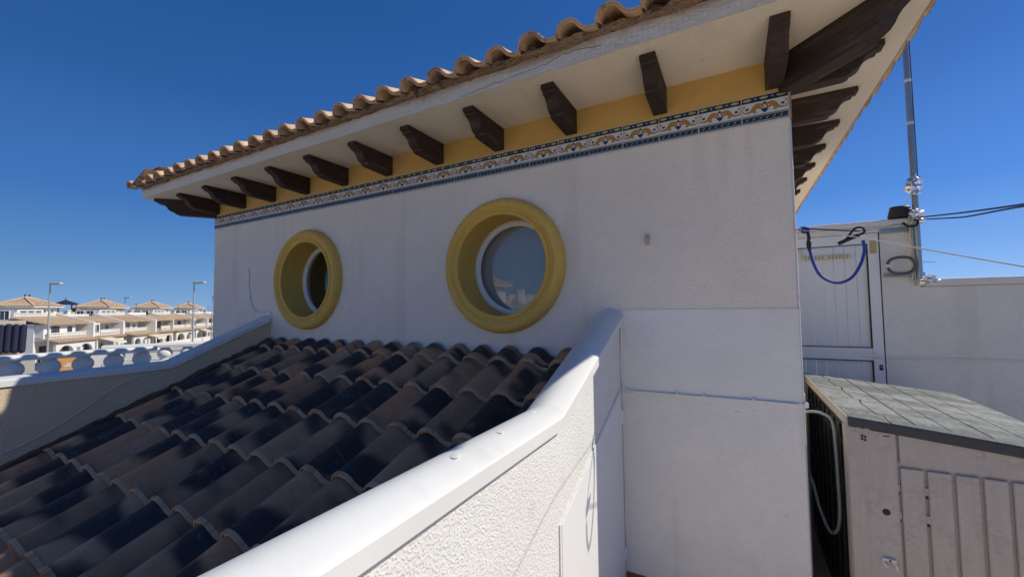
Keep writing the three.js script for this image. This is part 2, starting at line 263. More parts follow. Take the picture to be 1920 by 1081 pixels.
// ---- eaves
const slab = mesh('eave_slab', bx(HX0 - OV + .004, OV - .004, SOF, FT, HZ1 - OV, OV - .004), M.soffit, house);
{
  // fascia with brown run-off stains under the tile row and one crack
  const L = OV * 2 - HX0, H = FT - SOF;
  const stain = dataTex(2048, 128, (u, v) => { const d = 1 - v, n = N16(u * 1.0, v * .1) * .5 + N64(u, v * .15) * .3 + N200(u, v * .2) * .2, n2 = N128(u * 1.0, v * .3); const top = ss(1.0, .2, d * 1.3 + (1 - n) * .7); const drip = ss(.60, .85, N128(u, .3) * .6 + N200(u, .1) * .4) * ss(.9, .2, d) * .5;
    let c = mix3([.76, .715, .64], [.40, .26, .15], Math.min(1, top * 1.1 * (.5 + n2 * .7) + drip * .45)); c = c.map(q => q * (.95 + .07 * N64(u * 1, v * .1)));
    const X = HX0 - OV + u * L, yk = SOF + v * H; // crack
    const cy = SOF + .038 + .02 * Math.sin(X * 5.2) + .012 * (N64(u * 1, .5) - .5) * 2 + .01 * (N200(u, .2) - .5); if (X > -1.62 && X < -.78 && Math.abs(yk - cy) < .0013 + .0012 * N32(u, .7)) c = c.map(q => q * .35);
    return toS(c); });
  const f = new THREE.PlaneGeometry(L, H - .0); f.translate((HX0) / 2, (SOF + FT) / 2, OV); mesh('fascia', f, std({ map: stain, bumpMap: plasterBump.clone(), bumpScale: .003, roughness: .95 }), house);
  mesh('fascia', new THREE.PlaneGeometry(OV * 2 - HZ1, H).rotateY(Math.PI / 2).translate(OV, (SOF + FT) / 2, HZ1 / 2), std({ map: stain, roughness: .95 }), house);
  mesh('fascia', new THREE.PlaneGeometry(OV * 2 - HZ1, H).rotateY(-Math.PI / 2).translate(HX0 - OV, (SOF + FT) / 2, HZ1 / 2), std({ map: stain, roughness: .95 }), house);
}
// ---- corbels
{
  const P = [[0, 0], [.37, 0], [.371, -.022], [.352, -.025], [.348, -.039], [.334, -.041], [.320, -.046], [.306, -.056], [.295, -.070], [.288, -.086], [.277, -.100], [.262, -.109], [.247, -.113], [.243, -.125], [.226, -.131], [0, -.140]];
  const w = .074, g = extr(P, w - .006, .003); g.translate(0, 0, -w / 2 + .003); // local x = out of the wall, z = thickness
  const G = uvm(g);
  const woods = [[1, 1, 1], [.8, .78, .76], [1.35, 1.28, 1.22], [1.1, 1.0, .92]].map(c => { const m = M.wood.clone(); m.color = col(...c); return m; });
  const GV = [0, 1, 2, 3, 4].map(k => { const q = G.clone(), u = q.attributes.uv.clone(); for (let i = 0; i < u.count; i++) u.setXY(i, u.getX(i) + k * .23, u.getY(i) + k * .31); q.setAttribute('uv', u); return q; });
  const put = (x, z, turn, sc = 1, sy = 1, sw = 1) => { const m = mesh('corbel', GV[Math.floor(rnd() * 5)], woods[Math.floor(rnd() * 4)], house, x, SOF - .0015, z); m.rotation.y = turn; m.scale.set(sc, sy, sw); return m; };
  for (const xr of [-.022, -.555, -1.075, -1.589, -2.097, -2.602, -3.11, -3.618, -4.13, -4.641, -5.141]) put(xr - .037, .004, -Math.PI / 2);
  for (let k = 0; k < 11; k++) { put(.004, -.047 - .037 - k * .457, 0); put(HX0 - .004, -.06 - k * .457, Math.PI); }
  put(-.01, -.01, -Math.PI / 4, 1.5, 1.22, 1.15); put(HX0 + .01, -.01, -Math.PI * .75, 1.5, 1.22, 1.15);
}
// ---- clay tiles
// profile: barrel crest at x = 0, then a shallow pan to the right
const TP = [[-.066, -.004], [-.062, .020], [-.048, .043], [-.026, .056], [0, .060], [.026, .056], [.046, .043], [.062, .022], [.078, .007], [.100, .0], [.140, -.001]];
function tileGeo(len, uo, vo, uvs = .5) {
  const pos = [], uv = [], T = .015, n = TP.length;
  const nrm = TP.map((p, i) => { const a = TP[Math.max(0, i - 1)], b = TP[Math.min(n - 1, i + 1)], d = Math.hypot(b[0] - a[0], b[1] - a[1]); return [-(b[1] - a[1]) / d, (b[0] - a[0]) / d]; });
  const U = (x, z) => [uo + x * uvs, vo - z * uvs];
  const quad = (a, b, c, d) => { for (const q of [a, b, c, a, c, d]) { pos.push(...q); uv.push(...U(q[0] + q[1] * .3, q[2])); } };
  const top = (i, z, o = 0) => [TP[i][0] - nrm[i][0] * o, TP[i][1] - nrm[i][1] * o, z];
  const nose = [], noseUv = [];
  for (let i = 0; i < n - 1; i++) {
    quad(top(i, 0), top(i + 1, 0), top(i + 1, -len), top(i, -len));
    quad(top(i + 1, -.004, T), top(i, -.004, T), top(i, -len, T), top(i + 1, -len, T));
  }
  const g = new THREE.BufferGeometry(); g.setAttribute('position', new THREE.Float32BufferAttribute(pos, 3)); g.setAttribute('uv', new THREE.Float32BufferAttribute(uv, 2)); g.computeVertexNormals();
  const p2 = [], u2 = []; const q2 = (a, b, c, d) => { for (const q of [a, b, c, a, c, d]) { p2.push(...q); u2.push(uo + q[0], vo + q[1]); } };
  for (let i = 0; i < n - 1; i++) { // stepped nose: an outer lip, a groove, the inner edge; the lip is a little proud of the back
    const o = -.0022;
    q2(top(i, -.017, o), top(i, 0.001, o), top(i + 1, 0.001, o), top(i + 1, -.017, o));
    q2(top(i, .001, o), top(i, .001, .0055), top(i + 1, .001, .0055), top(i + 1, .001, o));
    q2(top(i, .001, .0055), top(i, -.005, .0065), top(i + 1, -.005, .0065), top(i + 1, .001, .0055));
    q2(top(i, -.005, .0065), top(i, -.003, T + .002), top(i + 1, -.003, T + .002), top(i + 1, -.005, .0065));
  }
  const h = new THREE.BufferGeometry(); h.setAttribute('position', new THREE.Float32BufferAttribute(p2, 3)); h.setAttribute('uv', new THREE.Float32BufferAttribute(u2, 2)); h.computeVertexNormals();
  // two material groups in one mesh: body and bare-clay nose
  const A = toCreasedNormals(g, .7), B = toCreasedNormals(h, .5), r = mergeGeometries([A, B], true); return r;
}
const TV = []; for (let k = 0; k < 24; k++) TV.push(tileGeo(.43, rnd(), rnd(), .5));
// roof of the tower: hip deck, then the first courses of tiles along the visible eaves
{
  const x0 = HX0 - OV - .02, x1 = OV + .02, z0 = HZ1 - OV - .02, z1 = OV + .02, y0 = FT + .002, rise = 1.15, cx = (x0 + x1) / 2, cz = (z0 + z1) / 2;
  const pos = [], q = [[x0, y0, z1], [x1, y0, z1], [x1, y0, z0], [x0, y0, z0]], ap = [cx, y0 + rise, cz];
  for (let i = 0; i < 4; i++) pos.push(...q[i], ...q[(i + 1) % 4], ...ap);
  const g = new THREE.BufferGeometry(); g.setAttribute('position', new THREE.Float32BufferAttribute(pos, 3)); g.computeVertexNormals();
  const deck = mesh('roof', uvm(g), M.claySun[0], house);
  const slope = Math.atan2(rise, (x1 - x0) / 2), ts = slope - .045, STEP = .345;
  const place = (side, s, k, lim) => { // s along the eave, k course
    const m = new THREE.Mesh(TV[Math.floor(rnd() * TV.length)], [M.claySun[Math.floor(rnd() * 3)], M.clayNose]); m.name = 'roof_tile'; m.castShadow = m.receiveShadow = true;
    const inn = k * STEP * Math.cos(slope), up = k * STEP * Math.sin(slope), j = rr(-.006, .006), y = y0 + .004 + up + rr(-.003, .003);
    m.rotation.order = 'YXZ';
    if (side === 0) { m.position.set(s, y, .555 - inn + j); m.rotation.set(ts, rr(-.012, .012), 0); }
    if (side === 1) { m.position.set(.555 - inn + j, y, s); m.rotation.set(ts, Math.PI / 2 + rr(-.012, .012), 0); }
    if (side === 2) { m.position.set(HX0 - .555 + inn + j, y, s); m.rotation.set(ts, -Math.PI / 2 + rr(-.012, .012), 0); }
    deck.add(m);
  };
  for (let k = 0; k < 3; k++) {
    const c = k * STEP * .94;
    for (let i = 0; i < 32; i++) { const s = .488 - i * .2015; if (s < OV - c + .05 && s > HX0 - OV + c - .1) place(0, s, k); }
    for (let i = 0; i < 32; i++) { const s = .42 - i * .2015; if (s < OV - c && s > HZ1 - OV + c) { place(1, s, k); place(2, s, k); } }
  }
  // hip ridge tiles over the two front corners
  for (const sgn of [1, -1]) for (let k = 0; k < 8; k++) {
    const m = new THREE.Mesh(TV[(k * 5) % 24], [M.claySun[k % 3], M.clayNose]); m.name = 'ridge_tile'; const d = 1.0 + k * .26;
    const X = sgn > 0 ? x1 - d : x0 + d; m.position.set(X, y0 + .055 + d * rise / ((x1 - x0) / 2), z1 - d); m.rotation.order = 'YXZ'; m.rotation.set(Math.atan(Math.tan(slope) / 1.414) - .03, sgn * Math.PI / 4, 0); m.castShadow = m.receiveShadow = true; deck.add(m);
  }
  // lumpy mortar bed under the eave tiles
  const lump = (L, n, f) => { const g = new THREE.BoxGeometry(L, .03, .05, n, 2, 2), p = g.attributes.position; for (let i = 0; i < p.count; i++) { const a = p.getX(i) / L, b = p.getY(i) * 9; p.setY(i, p.getY(i) + .010 * (N200(a * 1.0, b) - .5) + .012 * (N64(a, .2) - .5)); p.setZ(i, p.getZ(i) + .026 * (N200(a, b + .4) - .5) + .02 * (N64(a + .3, b) - .5)); } g.computeVertexNormals(); return uvm(g); };
  mesh('mortar_bed', lump(6.16, 360), M.mortar, house, HX0 / 2, FT + .004, OV + .004);
  const sb = lump(6.16, 300).rotateY(Math.PI / 2); mesh('mortar_bed', sb, M.mortar, house, OV + .004, FT + .004, HZ1 / 2); mesh('mortar_bed', sb, M.mortar, house, HX0 - OV - .004, FT + .004, HZ1 / 2);
  // mortar plug under each crest
  const plug = new THREE.SphereGeometry(.05, 10, 7).scale(1, .8, .42), pp = plug.attributes.position; for (let i = 0; i < pp.count; i++) { const f = .85 + .3 * N16(pp.getX(i) * 4 + .5, pp.getY(i) * 4 + .5 + pp.getZ(i)); pp.setXYZ(i, pp.getX(i) * f, pp.getY(i) * f, pp.getZ(i) * f); } plug.computeVertexNormals(); uvm(plug);
  for (let i = 0; i < 31; i++) { const m = mesh('mortar_plug', plug, M.mortar, house, .488 - i * .2015, FT + .012, OV - .004 + rr(-.008, .008)); m.rotation.set(rr(-.4, .4), rr(0, 6), rr(-.3, .3)); m.scale.set(1, rr(.55, .8), 1); }
}

// ================================================================ LEAN-TO ROOF
{
  const th = 22.2 * Math.PI / 180, pitch = .2022, dz = .3235, dy = .132, xR = -.962, xL = -4.172;
  const yb = z => 1.2905 - .062 - (z - .1744) * dy / dz - .034; // underside deck
  const g = new THREE.BufferGeometry(), Z1 = 3.0;
  const d = uvm(extr([[.0015, yb(.0015)], [Z1, yb(Z1)], [Z1, yb(Z1) - .08], [.0015, yb(.0015) - .08]], xR - xL)); d.rotateY(-Math.PI / 2); d.translate(xR, 0, 0);
  const lean = mesh('lean_to_roof', d, M.mortar);
  tag(lean, 'low sloping roof of black-mottled brown clay tiles between two white-coped parapets', 'roof');
  const ta = th - .05;
  for (let k = 1; k <= 8; k++) for (let i = -3; i <= 12; i++) {
    const x = -1.5539 - i * pitch + rr(-.004, .004); if (x - .066 < xL || x + .02 > xR + .03) continue;
    const z = .1744 + (k - 1) * dz + rr(-.007, .007), y = 1.2905 - .060 - (k - 1) * dy + rr(-.003, .003);
    let geo = TV[Math.floor(rnd() * 24)];
    if (k === 1) geo = geo.clone().applyMatrix4(new THREE.Matrix4()), clipLen(geo, .175);
    const m = new THREE.Mesh(geo, [M.clay[Math.floor(rnd() * 4)], M.clayNose]); m.name = 'roof_tile'; m.castShadow = m.receiveShadow = true;
    m.position.set(x, y, z); m.rotation.order = 'YXZ'; m.rotation.set(ta, rr(-.012, .012), rr(-.015, .015)); lean.add(m);
  }
  function clipLen(geo, L) { const p = geo.attributes.position; for (let i = 0; i < p.count; i++) if (p.getZ(i) < -L) p.setZ(i, -L); }
  // half tile and mortar fillet along the left parapet, cracked mortar at the wall
  const fil = (len, n) => { const g = new THREE.BoxGeometry(.07, .05, len, 2, 2, n), p = g.attributes.position; for (let i = 0; i < p.count; i++) { const c = p.getZ(i) / len + .5; p.setX(i, p.getX(i) + .02 * (N64(c, p.getY(i)) - .5)); p.setY(i, p.getY(i) + .03 * (N64(c + .3, p.getX(i) * 3) - .5)); } g.computeVertexNormals(); return uvm(g); };
  const f = mesh('mortar_fillet', fil(2.9, 90), std({ color: col(.22, .2, .18), map: clayTan, bumpMap: roughBump, bumpScale: .01, roughness: 1 }), lean, -4.15, 1.285 - 1.35 * dy / dz + .02, 1.37); f.rotation.x = th;
}

// ================================================================ PARAPETS
function copeSection(w, side, crown) { const s = []; s.push([-w / 2, -side], [w / 2, -side], [w / 2, -.006], [w / 2 - .006, 0]); for (let i = 1; i < 10; i++) { const t = i / 10; s.push([w / 2 - .006 - (w - .012) * t, crown * Math.sin(Math.PI * t)]); } s.push([-w / 2 + .006, 0], [-w / 2, -.006]); return s; }
const rp = thing('parapet_wall', 'white parapet with sunlit coping and cupboard door, climbing to the house wall', 'wall');
{
  // wall body with a sloped opening for the cupboard door
  const P = [[.0015, .0], [.03, .0], [.03, 1.125], [.945, .802], [.945, .0], [4.3, .0], [4.3, 1.152], [.965, 1.152], [.0015, 1.503]];
  const g = extr(P, .108); g.rotateY(-Math.PI / 2); g.translate(-.846, 0, 0);
  mesh('wall', uvm(g), M.whiteRough, rp);
  mesh('coping', sweep(copeSection(.156, .045, .030), [[.0015, 1.548], [.952, 1.192], [4.32, 1.192]], -.900), M.coping, rp);
  const dP = [[.036, .03], [.936, .03], [.936, .797], [.036, 1.114]];
  const dg = extr(dP, .022, .002); dg.rotateY(-Math.PI / 2); dg.translate(-.843, 0, 0);
  const door = mesh('door', uvm(dg), std({ color: col(.78, .775, .765), roughness: .45 }), rp); door.userData.label = 'white cupboard door with sloped top in the parapet';
  const fr = [[.945, 0], [.956, 0], [.956, .806], [.03, 1.134], [.03, 1.126], [.945, .800]];
  const fg = extr(fr, .012); fg.rotateY(-Math.PI / 2); fg.translate(-.8405, 0, 0); mesh('frame', uvm(fg), M.whiteLow, door);
  for (const y of [.974, .237]) { const h = mesh('hinge', merge([cyl(.006, .006, .075, 12), bx(-.004, .0, -.035, .035, -.0, .028)]), M.pvc, door, -.838, y, .03); }
  // hairline gap of failed sealant under the coping
  mesh('sealant_bead', sweep([[-.004, -.005], [.004, -.005], [.004, .005], [-.004, .005]], [[.98, 1.148], [1.3, 1.146], [1.8, 1.147], [4.2, 1.147]], -.846), std({ color: col(.25, .17, .10), roughness: 1 }), rp);
  // drips and chips of dried paint on the coping
  const chip = new THREE.SphereGeometry(.011, 10, 6).scale(1.2, .22, 1.7); uvm(chip);
  for (const [x, z, a] of [[-.885, 1.52, .4], [-.89, 1.30, 1.1], [-.9, 1.05, .2]]) { const m = mesh('paint_drip', chip, M.coping, rp, x, 1.2205, z); m.rotation.y = a; }
}
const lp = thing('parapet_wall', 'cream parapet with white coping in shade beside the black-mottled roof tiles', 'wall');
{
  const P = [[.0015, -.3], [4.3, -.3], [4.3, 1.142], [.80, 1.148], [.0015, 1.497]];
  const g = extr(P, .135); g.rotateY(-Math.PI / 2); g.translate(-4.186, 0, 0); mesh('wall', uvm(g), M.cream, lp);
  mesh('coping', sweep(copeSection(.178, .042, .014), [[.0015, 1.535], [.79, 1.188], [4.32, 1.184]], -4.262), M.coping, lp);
}
tag(mesh('wall_wire', tube([[-4.176, 1.13, .86], [-4.174, 1.12, .98], [-4.174, 1.07, 1.10], [-4.174, .98, 1.22], [-4.174, .88, 1.36], [-4.174, .80, 1.5], [-4.17, .74, 1.66], [-4.17, .70, 1.9]], .0035, 60, 6), M.whiteCable), 'thin pale wire drooping across the cream parapet', 'wire');
tag(mesh('wall_wire', tube([[-4.567, 1.995, .012], [-4.555, 1.94, .008], [-4.56, 1.85, .008], [-4.54, 1.75, .008], [-4.505, 1.66, .008], [-4.43, 1.59, .01], [-4.33, 1.578, .012], [-4.24, 1.588, .012], [-4.178, 1.56, .012], [-4.168, 1.5, .012], [-4.172, 1.44, .012]], .0045, 90, 6), M.whiteCable), 'thin pale wire hanging down the plaster to the coping end', 'wire');
tag(mesh('wall_anchor', merge([cyl(.016, .02, .014, 12).rotateX(Math.PI / 2).translate(-4.567, 2.0, .008)]), M.whiteCable), 'small round plug from which the wire hangs', 'plug');
tag(mesh('wall_bracket', merge([bx(-.694, -.668, 1.965, 1.985, .001, .012, .003), bx(-.688, -.672, 1.925, 1.967, .001, .03, .004)]), std({ color: col(.45, .38, .32), roughness: .8 })), 'small rusty bracket stub on the plaster right of the blinded window', 'bracket');
{
  const t = thing('wall_cable', 'white cable clipped along the lower edge of the painted patch', 'cable');
  mesh('cable', tube([[-.836, 1.49, .012], [-.838, 1.40, .010], [-.84, 1.25, .010], [-.838, 1.16, .010], [-.825, 1.125, .010], [-.79, 1.117, .010], [-.617, 1.116, .010], [-.348, 1.117, .010], [-.142, 1.118, .010], [.008, 1.116, .012]], .0065, 120, 8, .3), M.whiteCable, t);
  for (const x of [-.55, -.42, -.2]) mesh('clip', bx(x - .006, x + .006, 1.112, 1.130, .004, .020, .002), M.whiteCable, t);
  mesh('sealant', bx(.001, .02, 1.104, 1.128, -.01, .018, .005), M.pvc, t);
}

// ================================================================ TERRACE END WALL WITH DOOR
const ZW = -1.75;
const tw = thing('terrace_wall', 'white shaded terrace wall with raised end holding a panelled door', 'wall');
{
  const P = [[0.002, 0], [0.1082, 0], [0.1082, 2.135], [0.7305, 2.135], [0.7305, 0], [4.4, 0], [4.4, 1.7061], [0.947, 1.7061], [0.947, 2.1792], [0.002, 2.1792]];
  const g = extr(P, .16); g.translate(0, 0, ZW - .16); mesh('wall', uvm(g), M.whiteLow, tw);
  mesh('coping', bx(0.002, 0.9649, 2.1813, 2.2265, ZW - .18, ZW + .025, .012), M.coping, tw);
  mesh('coping', bx(0.9681, 4.42, 1.7082, 1.764, ZW - .19, ZW + .03, .014), M.coping, tw);
  mesh('ledge', bx(0.7494, 4.4, 1.1784, 1.1911, ZW + .001, ZW + .012, .004), M.whiteLow, tw);
  const door = mesh('door', merge([bx(0.1113, 0.1586, 0.01, 2.1319, ZW - .06, ZW + .006, .004), bx(0.6569, 0.7221, 0.01, 2.1319, ZW - .06, ZW + .006, .004), bx(0.1592, 0.6564, 2.053, 2.1319, ZW - .06, ZW + .004, .004), bx(0.1592, 0.6564, 1.1511, 1.2457, ZW - .06, ZW + .004, .004), bx(0.1592, 0.6564, 0.01, 0.0452, ZW - .06, ZW + .004, .004)]), M.pvc, tw);
  door.userData.label = 'white metal door with vertical plank panels';
  for (let k = 0; k < 7; k++) { const x = .1602 + k * .07095; mesh('plank', bx(x + .0012, x + .0697, 1.2521, 2.0446, ZW - .035, ZW - .016, .002), M.pvcPanel, door); mesh('plank', bx(x + .0012, x + .0697, .0516, 1.1448, ZW - .035, ZW - .016, .002), M.pvcPanel, door); }
  mesh('gasket', merge([bx(0.6496, 0.6569, 1.2457, 2.053, ZW - .016, ZW + .0025), bx(0.1592, 0.6569, 2.0467, 2.053, ZW - .016, ZW + .0025), bx(0.1592, 0.6569, 1.2457, 1.252, ZW - .016, ZW + .0025), bx(0.6496, 0.6569, 0.0452, 1.1511, ZW - .016, ZW + .0025), bx(0.1592, 0.6569, 1.1448, 1.1511, ZW - .016, ZW + .0025), bx(0.7226, 0.73, 0.01, 2.134, ZW - .05, ZW - .004), bx(0.1103, 0.73, 2.1324, 2.1348, ZW - .05, ZW - .002)]), M.black, door);
  mesh('handle', merge([new RoundedBoxGeometry(.105, .018, .016, 2, .007).translate(0.6359, 1.1953, ZW + .05), bx(0.6716, 0.6948, 1.17, 1.2184, ZW + .004, ZW + .014, .004), cyl(.008, .008, .045, 10).rotateX(Math.PI / 2).translate(0.6821, 1.1942, ZW + .03)]), M.pvc, door);
  mesh('lock', merge([bx(0.6874, 0.7084, 1.0807, 1.1227, ZW + .0062, ZW + .010, .002)]), M.black, door); mesh('lock_cylinder', cyl(.006, .006, .008, 10).rotateX(Math.PI / 2).translate(0.6979, 1.107, ZW + .012), M.steel, door);
  mesh('tape_strip', bx(0.6674, 0.7095, 1.9742, 2.0741, ZW + .0065, ZW + .008), M.tape, door);
}
{ // power strip taped on the door
  const t = thing('power_strip', 'long ivory multi-socket power strip fixed to the plank door', 'power strip', 0.392, 1.9637, ZW - .010);
  mesh('body', bx(-.155, .155, -.014, .014, 0, .022, .005), M.ivory, t);
  for (let k = 0; k < 13; k++) { if (k === 6) continue; for (const s of [-1, 1]) mesh('socket', cyl(.0042, .0042, .002, 8).rotateX(Math.PI / 2), M.black, t, -.132 + k * .0222, s * .0062, .0228); }
  mesh('cord', tube([[-.15, 0, .01], [-.165, .06, .03], [-.18, .075, .04], [-.21, .05, .05], [-.24, -.02, .05]], .006, 30, 6), M.ivory, t);
}
{ // mast
  const t = thing('mast', 'tall galvanised mast pole clamped to the end of the terrace wall', 'pole', 0.9323, 0, ZW + .05);
  mesh('pole', cyl(.0185, .0185, 4.1, 24).translate(0, 1.767 + 2.05, 0), M.steel, t);
  mesh('thin_pipe', cyl(.007, .007, .55, 10).translate(-.024, 1.99, .0), M.steel, t);
  mesh('thin_pipe', cyl(.006, .006, .5, 10).translate(-.034, 2.0, -.012), M.ivory, t);
  for (const y of [2.925, 3.25, 3.6]) mesh('tape_band', cyl(.0192, .0192, .022, 20).translate(0, y, 0), M.whiteCable, t);
  mesh('wire', tube([[.02, 3.7, .006], [.0215, 3.3, .004], [.0205, 3.0, .006], [.022, 2.7, .005], [.021, 2.47, .004]], .003, 40, 6), M.greyCable, t);
  // crumpled foil wraps
  const crumple = (r, h, y, n) => { const g = new THREE.IcosahedronGeometry(1, 3), p = g.attributes.position; for (let i = 0; i < p.count; i++) { const a = V().fromBufferAttribute(p, i), f = .7 + .75 * N32(a.x * .6 + .5 + y, a.y * .6 + a.z * .5 + .5) * N16(a.z + .3, a.x + y); p.setXYZ(i, a.x * r * f, a.y * h * f + y, a.z * r * f); } g.computeVertexNormals(); return g; };
  mesh('foil_wrap', crumple(.05, .085, 2.4525), M.foil, t); mesh('foil_wrap', crumple(.045, .04, 2.2475), M.foil, t); mesh('foil_wrap', crumple(.05, .03, 2.195), M.foil, t);
  mesh('bracket', bx(-.20, .02, 2.1213, 2.156, -.045, -.03, .003), M.steel, t); mesh('bracket', bx(-.19, .04, 1.785, 1.8144, -.045, -.03, .003), M.steel, t);
  mesh('clamp_bolt', cyl(.003, .003, .09, 8).rotateZ(Math.PI / 2).translate(.045, 1.885, .0), M.steel, t);
}
{ // foil lump at the low coping end
  const g = new THREE.IcosahedronGeometry(1, 3), p = g.attributes.position; for (let i = 0; i < p.count; i++) { const a = V().fromBufferAttribute(p, i), f = .6 + .8 * N32(a.x * .5 + .5, a.y * .5 + a.z * .4 + .5); p.setXYZ(i, a.x * .05 * f, a.y * .028 * f, a.z * .05 * f); } g.computeVertexNormals();
  tag(mesh('foil_lump', g, M.foil, null, 0.9912, 1.7608, ZW + .03), 'crumpled silver foil lump on the low coping at the mast foot', 'foil');
}
{ // oval coil of cable
  const t = thing('cable_coil', 'oval coil of grey cable hung on the wall beside the door', 'cable', 0.8251, 1.8659, ZW + .075);
  for (const [a, b, r, z] of [[.078, .064, .006, 0], [.072, .059, .005, .008], [.083, .069, .005, .012], [.076, .066, .005, .018]]) mesh('loop', new THREE.TubeGeometry(new THREE.CatmullRomCurve3(Array.from({ length: 16 }, (_, k) => { const q = k / 16 * 6.283; return V(Math.cos(q) * a, Math.sin(q) * b + .003 * Math.sin(q * 3), z + .004 * Math.sin(q * 2)); }), true), 64, r, 8, true), M.greyCable, t);
  mesh('cable_tie', bx(-.088, -.058, -.012, .012, -.012, .024, .004), M.whiteCable, t);
}
{ // black rubber ring on the wall top
  const t = thing('rubber_ring', 'black bundle of rubber hose sitting on the raised wall end by the mast', 'hose', 0.8545, 2.2685, ZW + .0);
  for (let k = 0; k < 4; k++) { const g = new THREE.TorusGeometry(.044 - k * .003, .018, 10, 28).rotateX(Math.PI / 2 - .1 + k * .06).scale(1.15, 1, 1); mesh('loop', g.translate(0, -.024 + k * .019, k * .004), M.rubber, t); }
  mesh('tie_wire', tube([[.03, .04, .0], [.05, .09, .01], [.075, .15, .03]], .003, 12, 6), M.foil, t);
}
{ // clothes lines
  const t = thing('clothesline', 'thin white clothesline from the house corner hook running past the storage box', 'clothesline');
  mesh('line', tube([[.03, 1.935, .0], [.02, 1.855, .47], [.065, 1.76, .9], [.105, 1.632, 1.48], [.2, 1.32, 3.0], [.26, 1.12, 4.25]], .0014, 60, 6, .2), M.whiteCable, t);
  const b = thing('clothesline', 'twin navy cords tied to the mast, stretched out to the right', 'clothesline');
  mesh('cord', tube([[.938, 2.211, ZW + .08], [.855, 2.08, -.8], [.83, 1.998, -.2], [.74, 1.72, 2.0], [.68, 1.5, 4.25]], .005, 60, 6, .2), M.blueDark, b);
  mesh('cord', tube([[.938, 2.195, ZW + .08], [.862, 2.055, -.8], [.838, 1.99, -.2], [.78, 1.70, 2.0], [.74, 1.5, 4.25]], .0045, 60, 6, .2), M.blueDark, b);
  const c = thing('clothesline', 'dark cord strung between the mast and the house corner hook', 'clothesline');
  mesh('cord', tube([[.918, 2.20, ZW + .07], [.52, 2.04, -.8], [.235, 1.912, -.002], [.03, 1.945, -.004]], .0035, 50, 6, .1), M.blueDark, c);
  mesh('buckle', tube([[.834, 2.179, ZW + .12], [.865, 2.148, ZW + .12], [.907, 2.148, ZW + .12], [.918, 2.184, ZW + .12], [.876, 2.195, ZW + .12]], .008, 24, 6), M.black, c);
}
{ // bungee cord hung in a loop
  const t = thing('bungee_cord', 'blue bungee cord hanging in a loop between a corner hook and a carabiner', 'bungee cord');
  mesh('rope', tube([[.052, 1.85, 0], [.062, 1.79, .0], [.085, 1.724, .002], [.125, 1.688, .004], [.165, 1.682, .004], [.205, 1.706, .002], [.236, 1.76, 0], [.252, 1.82, 0], [.250, 1.868, 0]], .0062, 80, 10), M.blue, t);
  mesh('hook', merge([tube([[.045, 1.94, 0], [.052, 1.90, .004], [.048, 1.868, 0], [.053, 1.84, 0]], .007, 20, 8), cyl(.01, .007, .04, 10).translate(.052, 1.858, 0)]), M.black, t);
  mesh('carabiner', merge([new THREE.TubeGeometry(new THREE.CatmullRomCurve3([V(.168, 1.862, 0), V(.195, 1.878, 0), V(.235, 1.893, 0), V(.256, 1.905, 0), V(.250, 1.925, 0), V(.225, 1.925, 0), V(.205, 1.9, 0), V(.18, 1.865, 0)], true), 50, .0048, 8, true), tube([[.162, 1.860, 0], [.2, 1.878, 0], [.235, 1.892, 0]], .0085, 16, 8)]), M.black, t);
  const e = mesh('eye_hook', new THREE.TorusGeometry(.012, .003, 8, 18), M.steel, t, .03, 1.94, 0); mesh('hook_shank', cyl(.003, .003, .03, 8).rotateZ(Math.PI / 2), M.steel, t, .012, 1.94, 0);
  mesh('knot', new THREE.TorusKnotGeometry(.010, .0042, 40, 6), M.blue, t, .04, 1.936, .004);
}

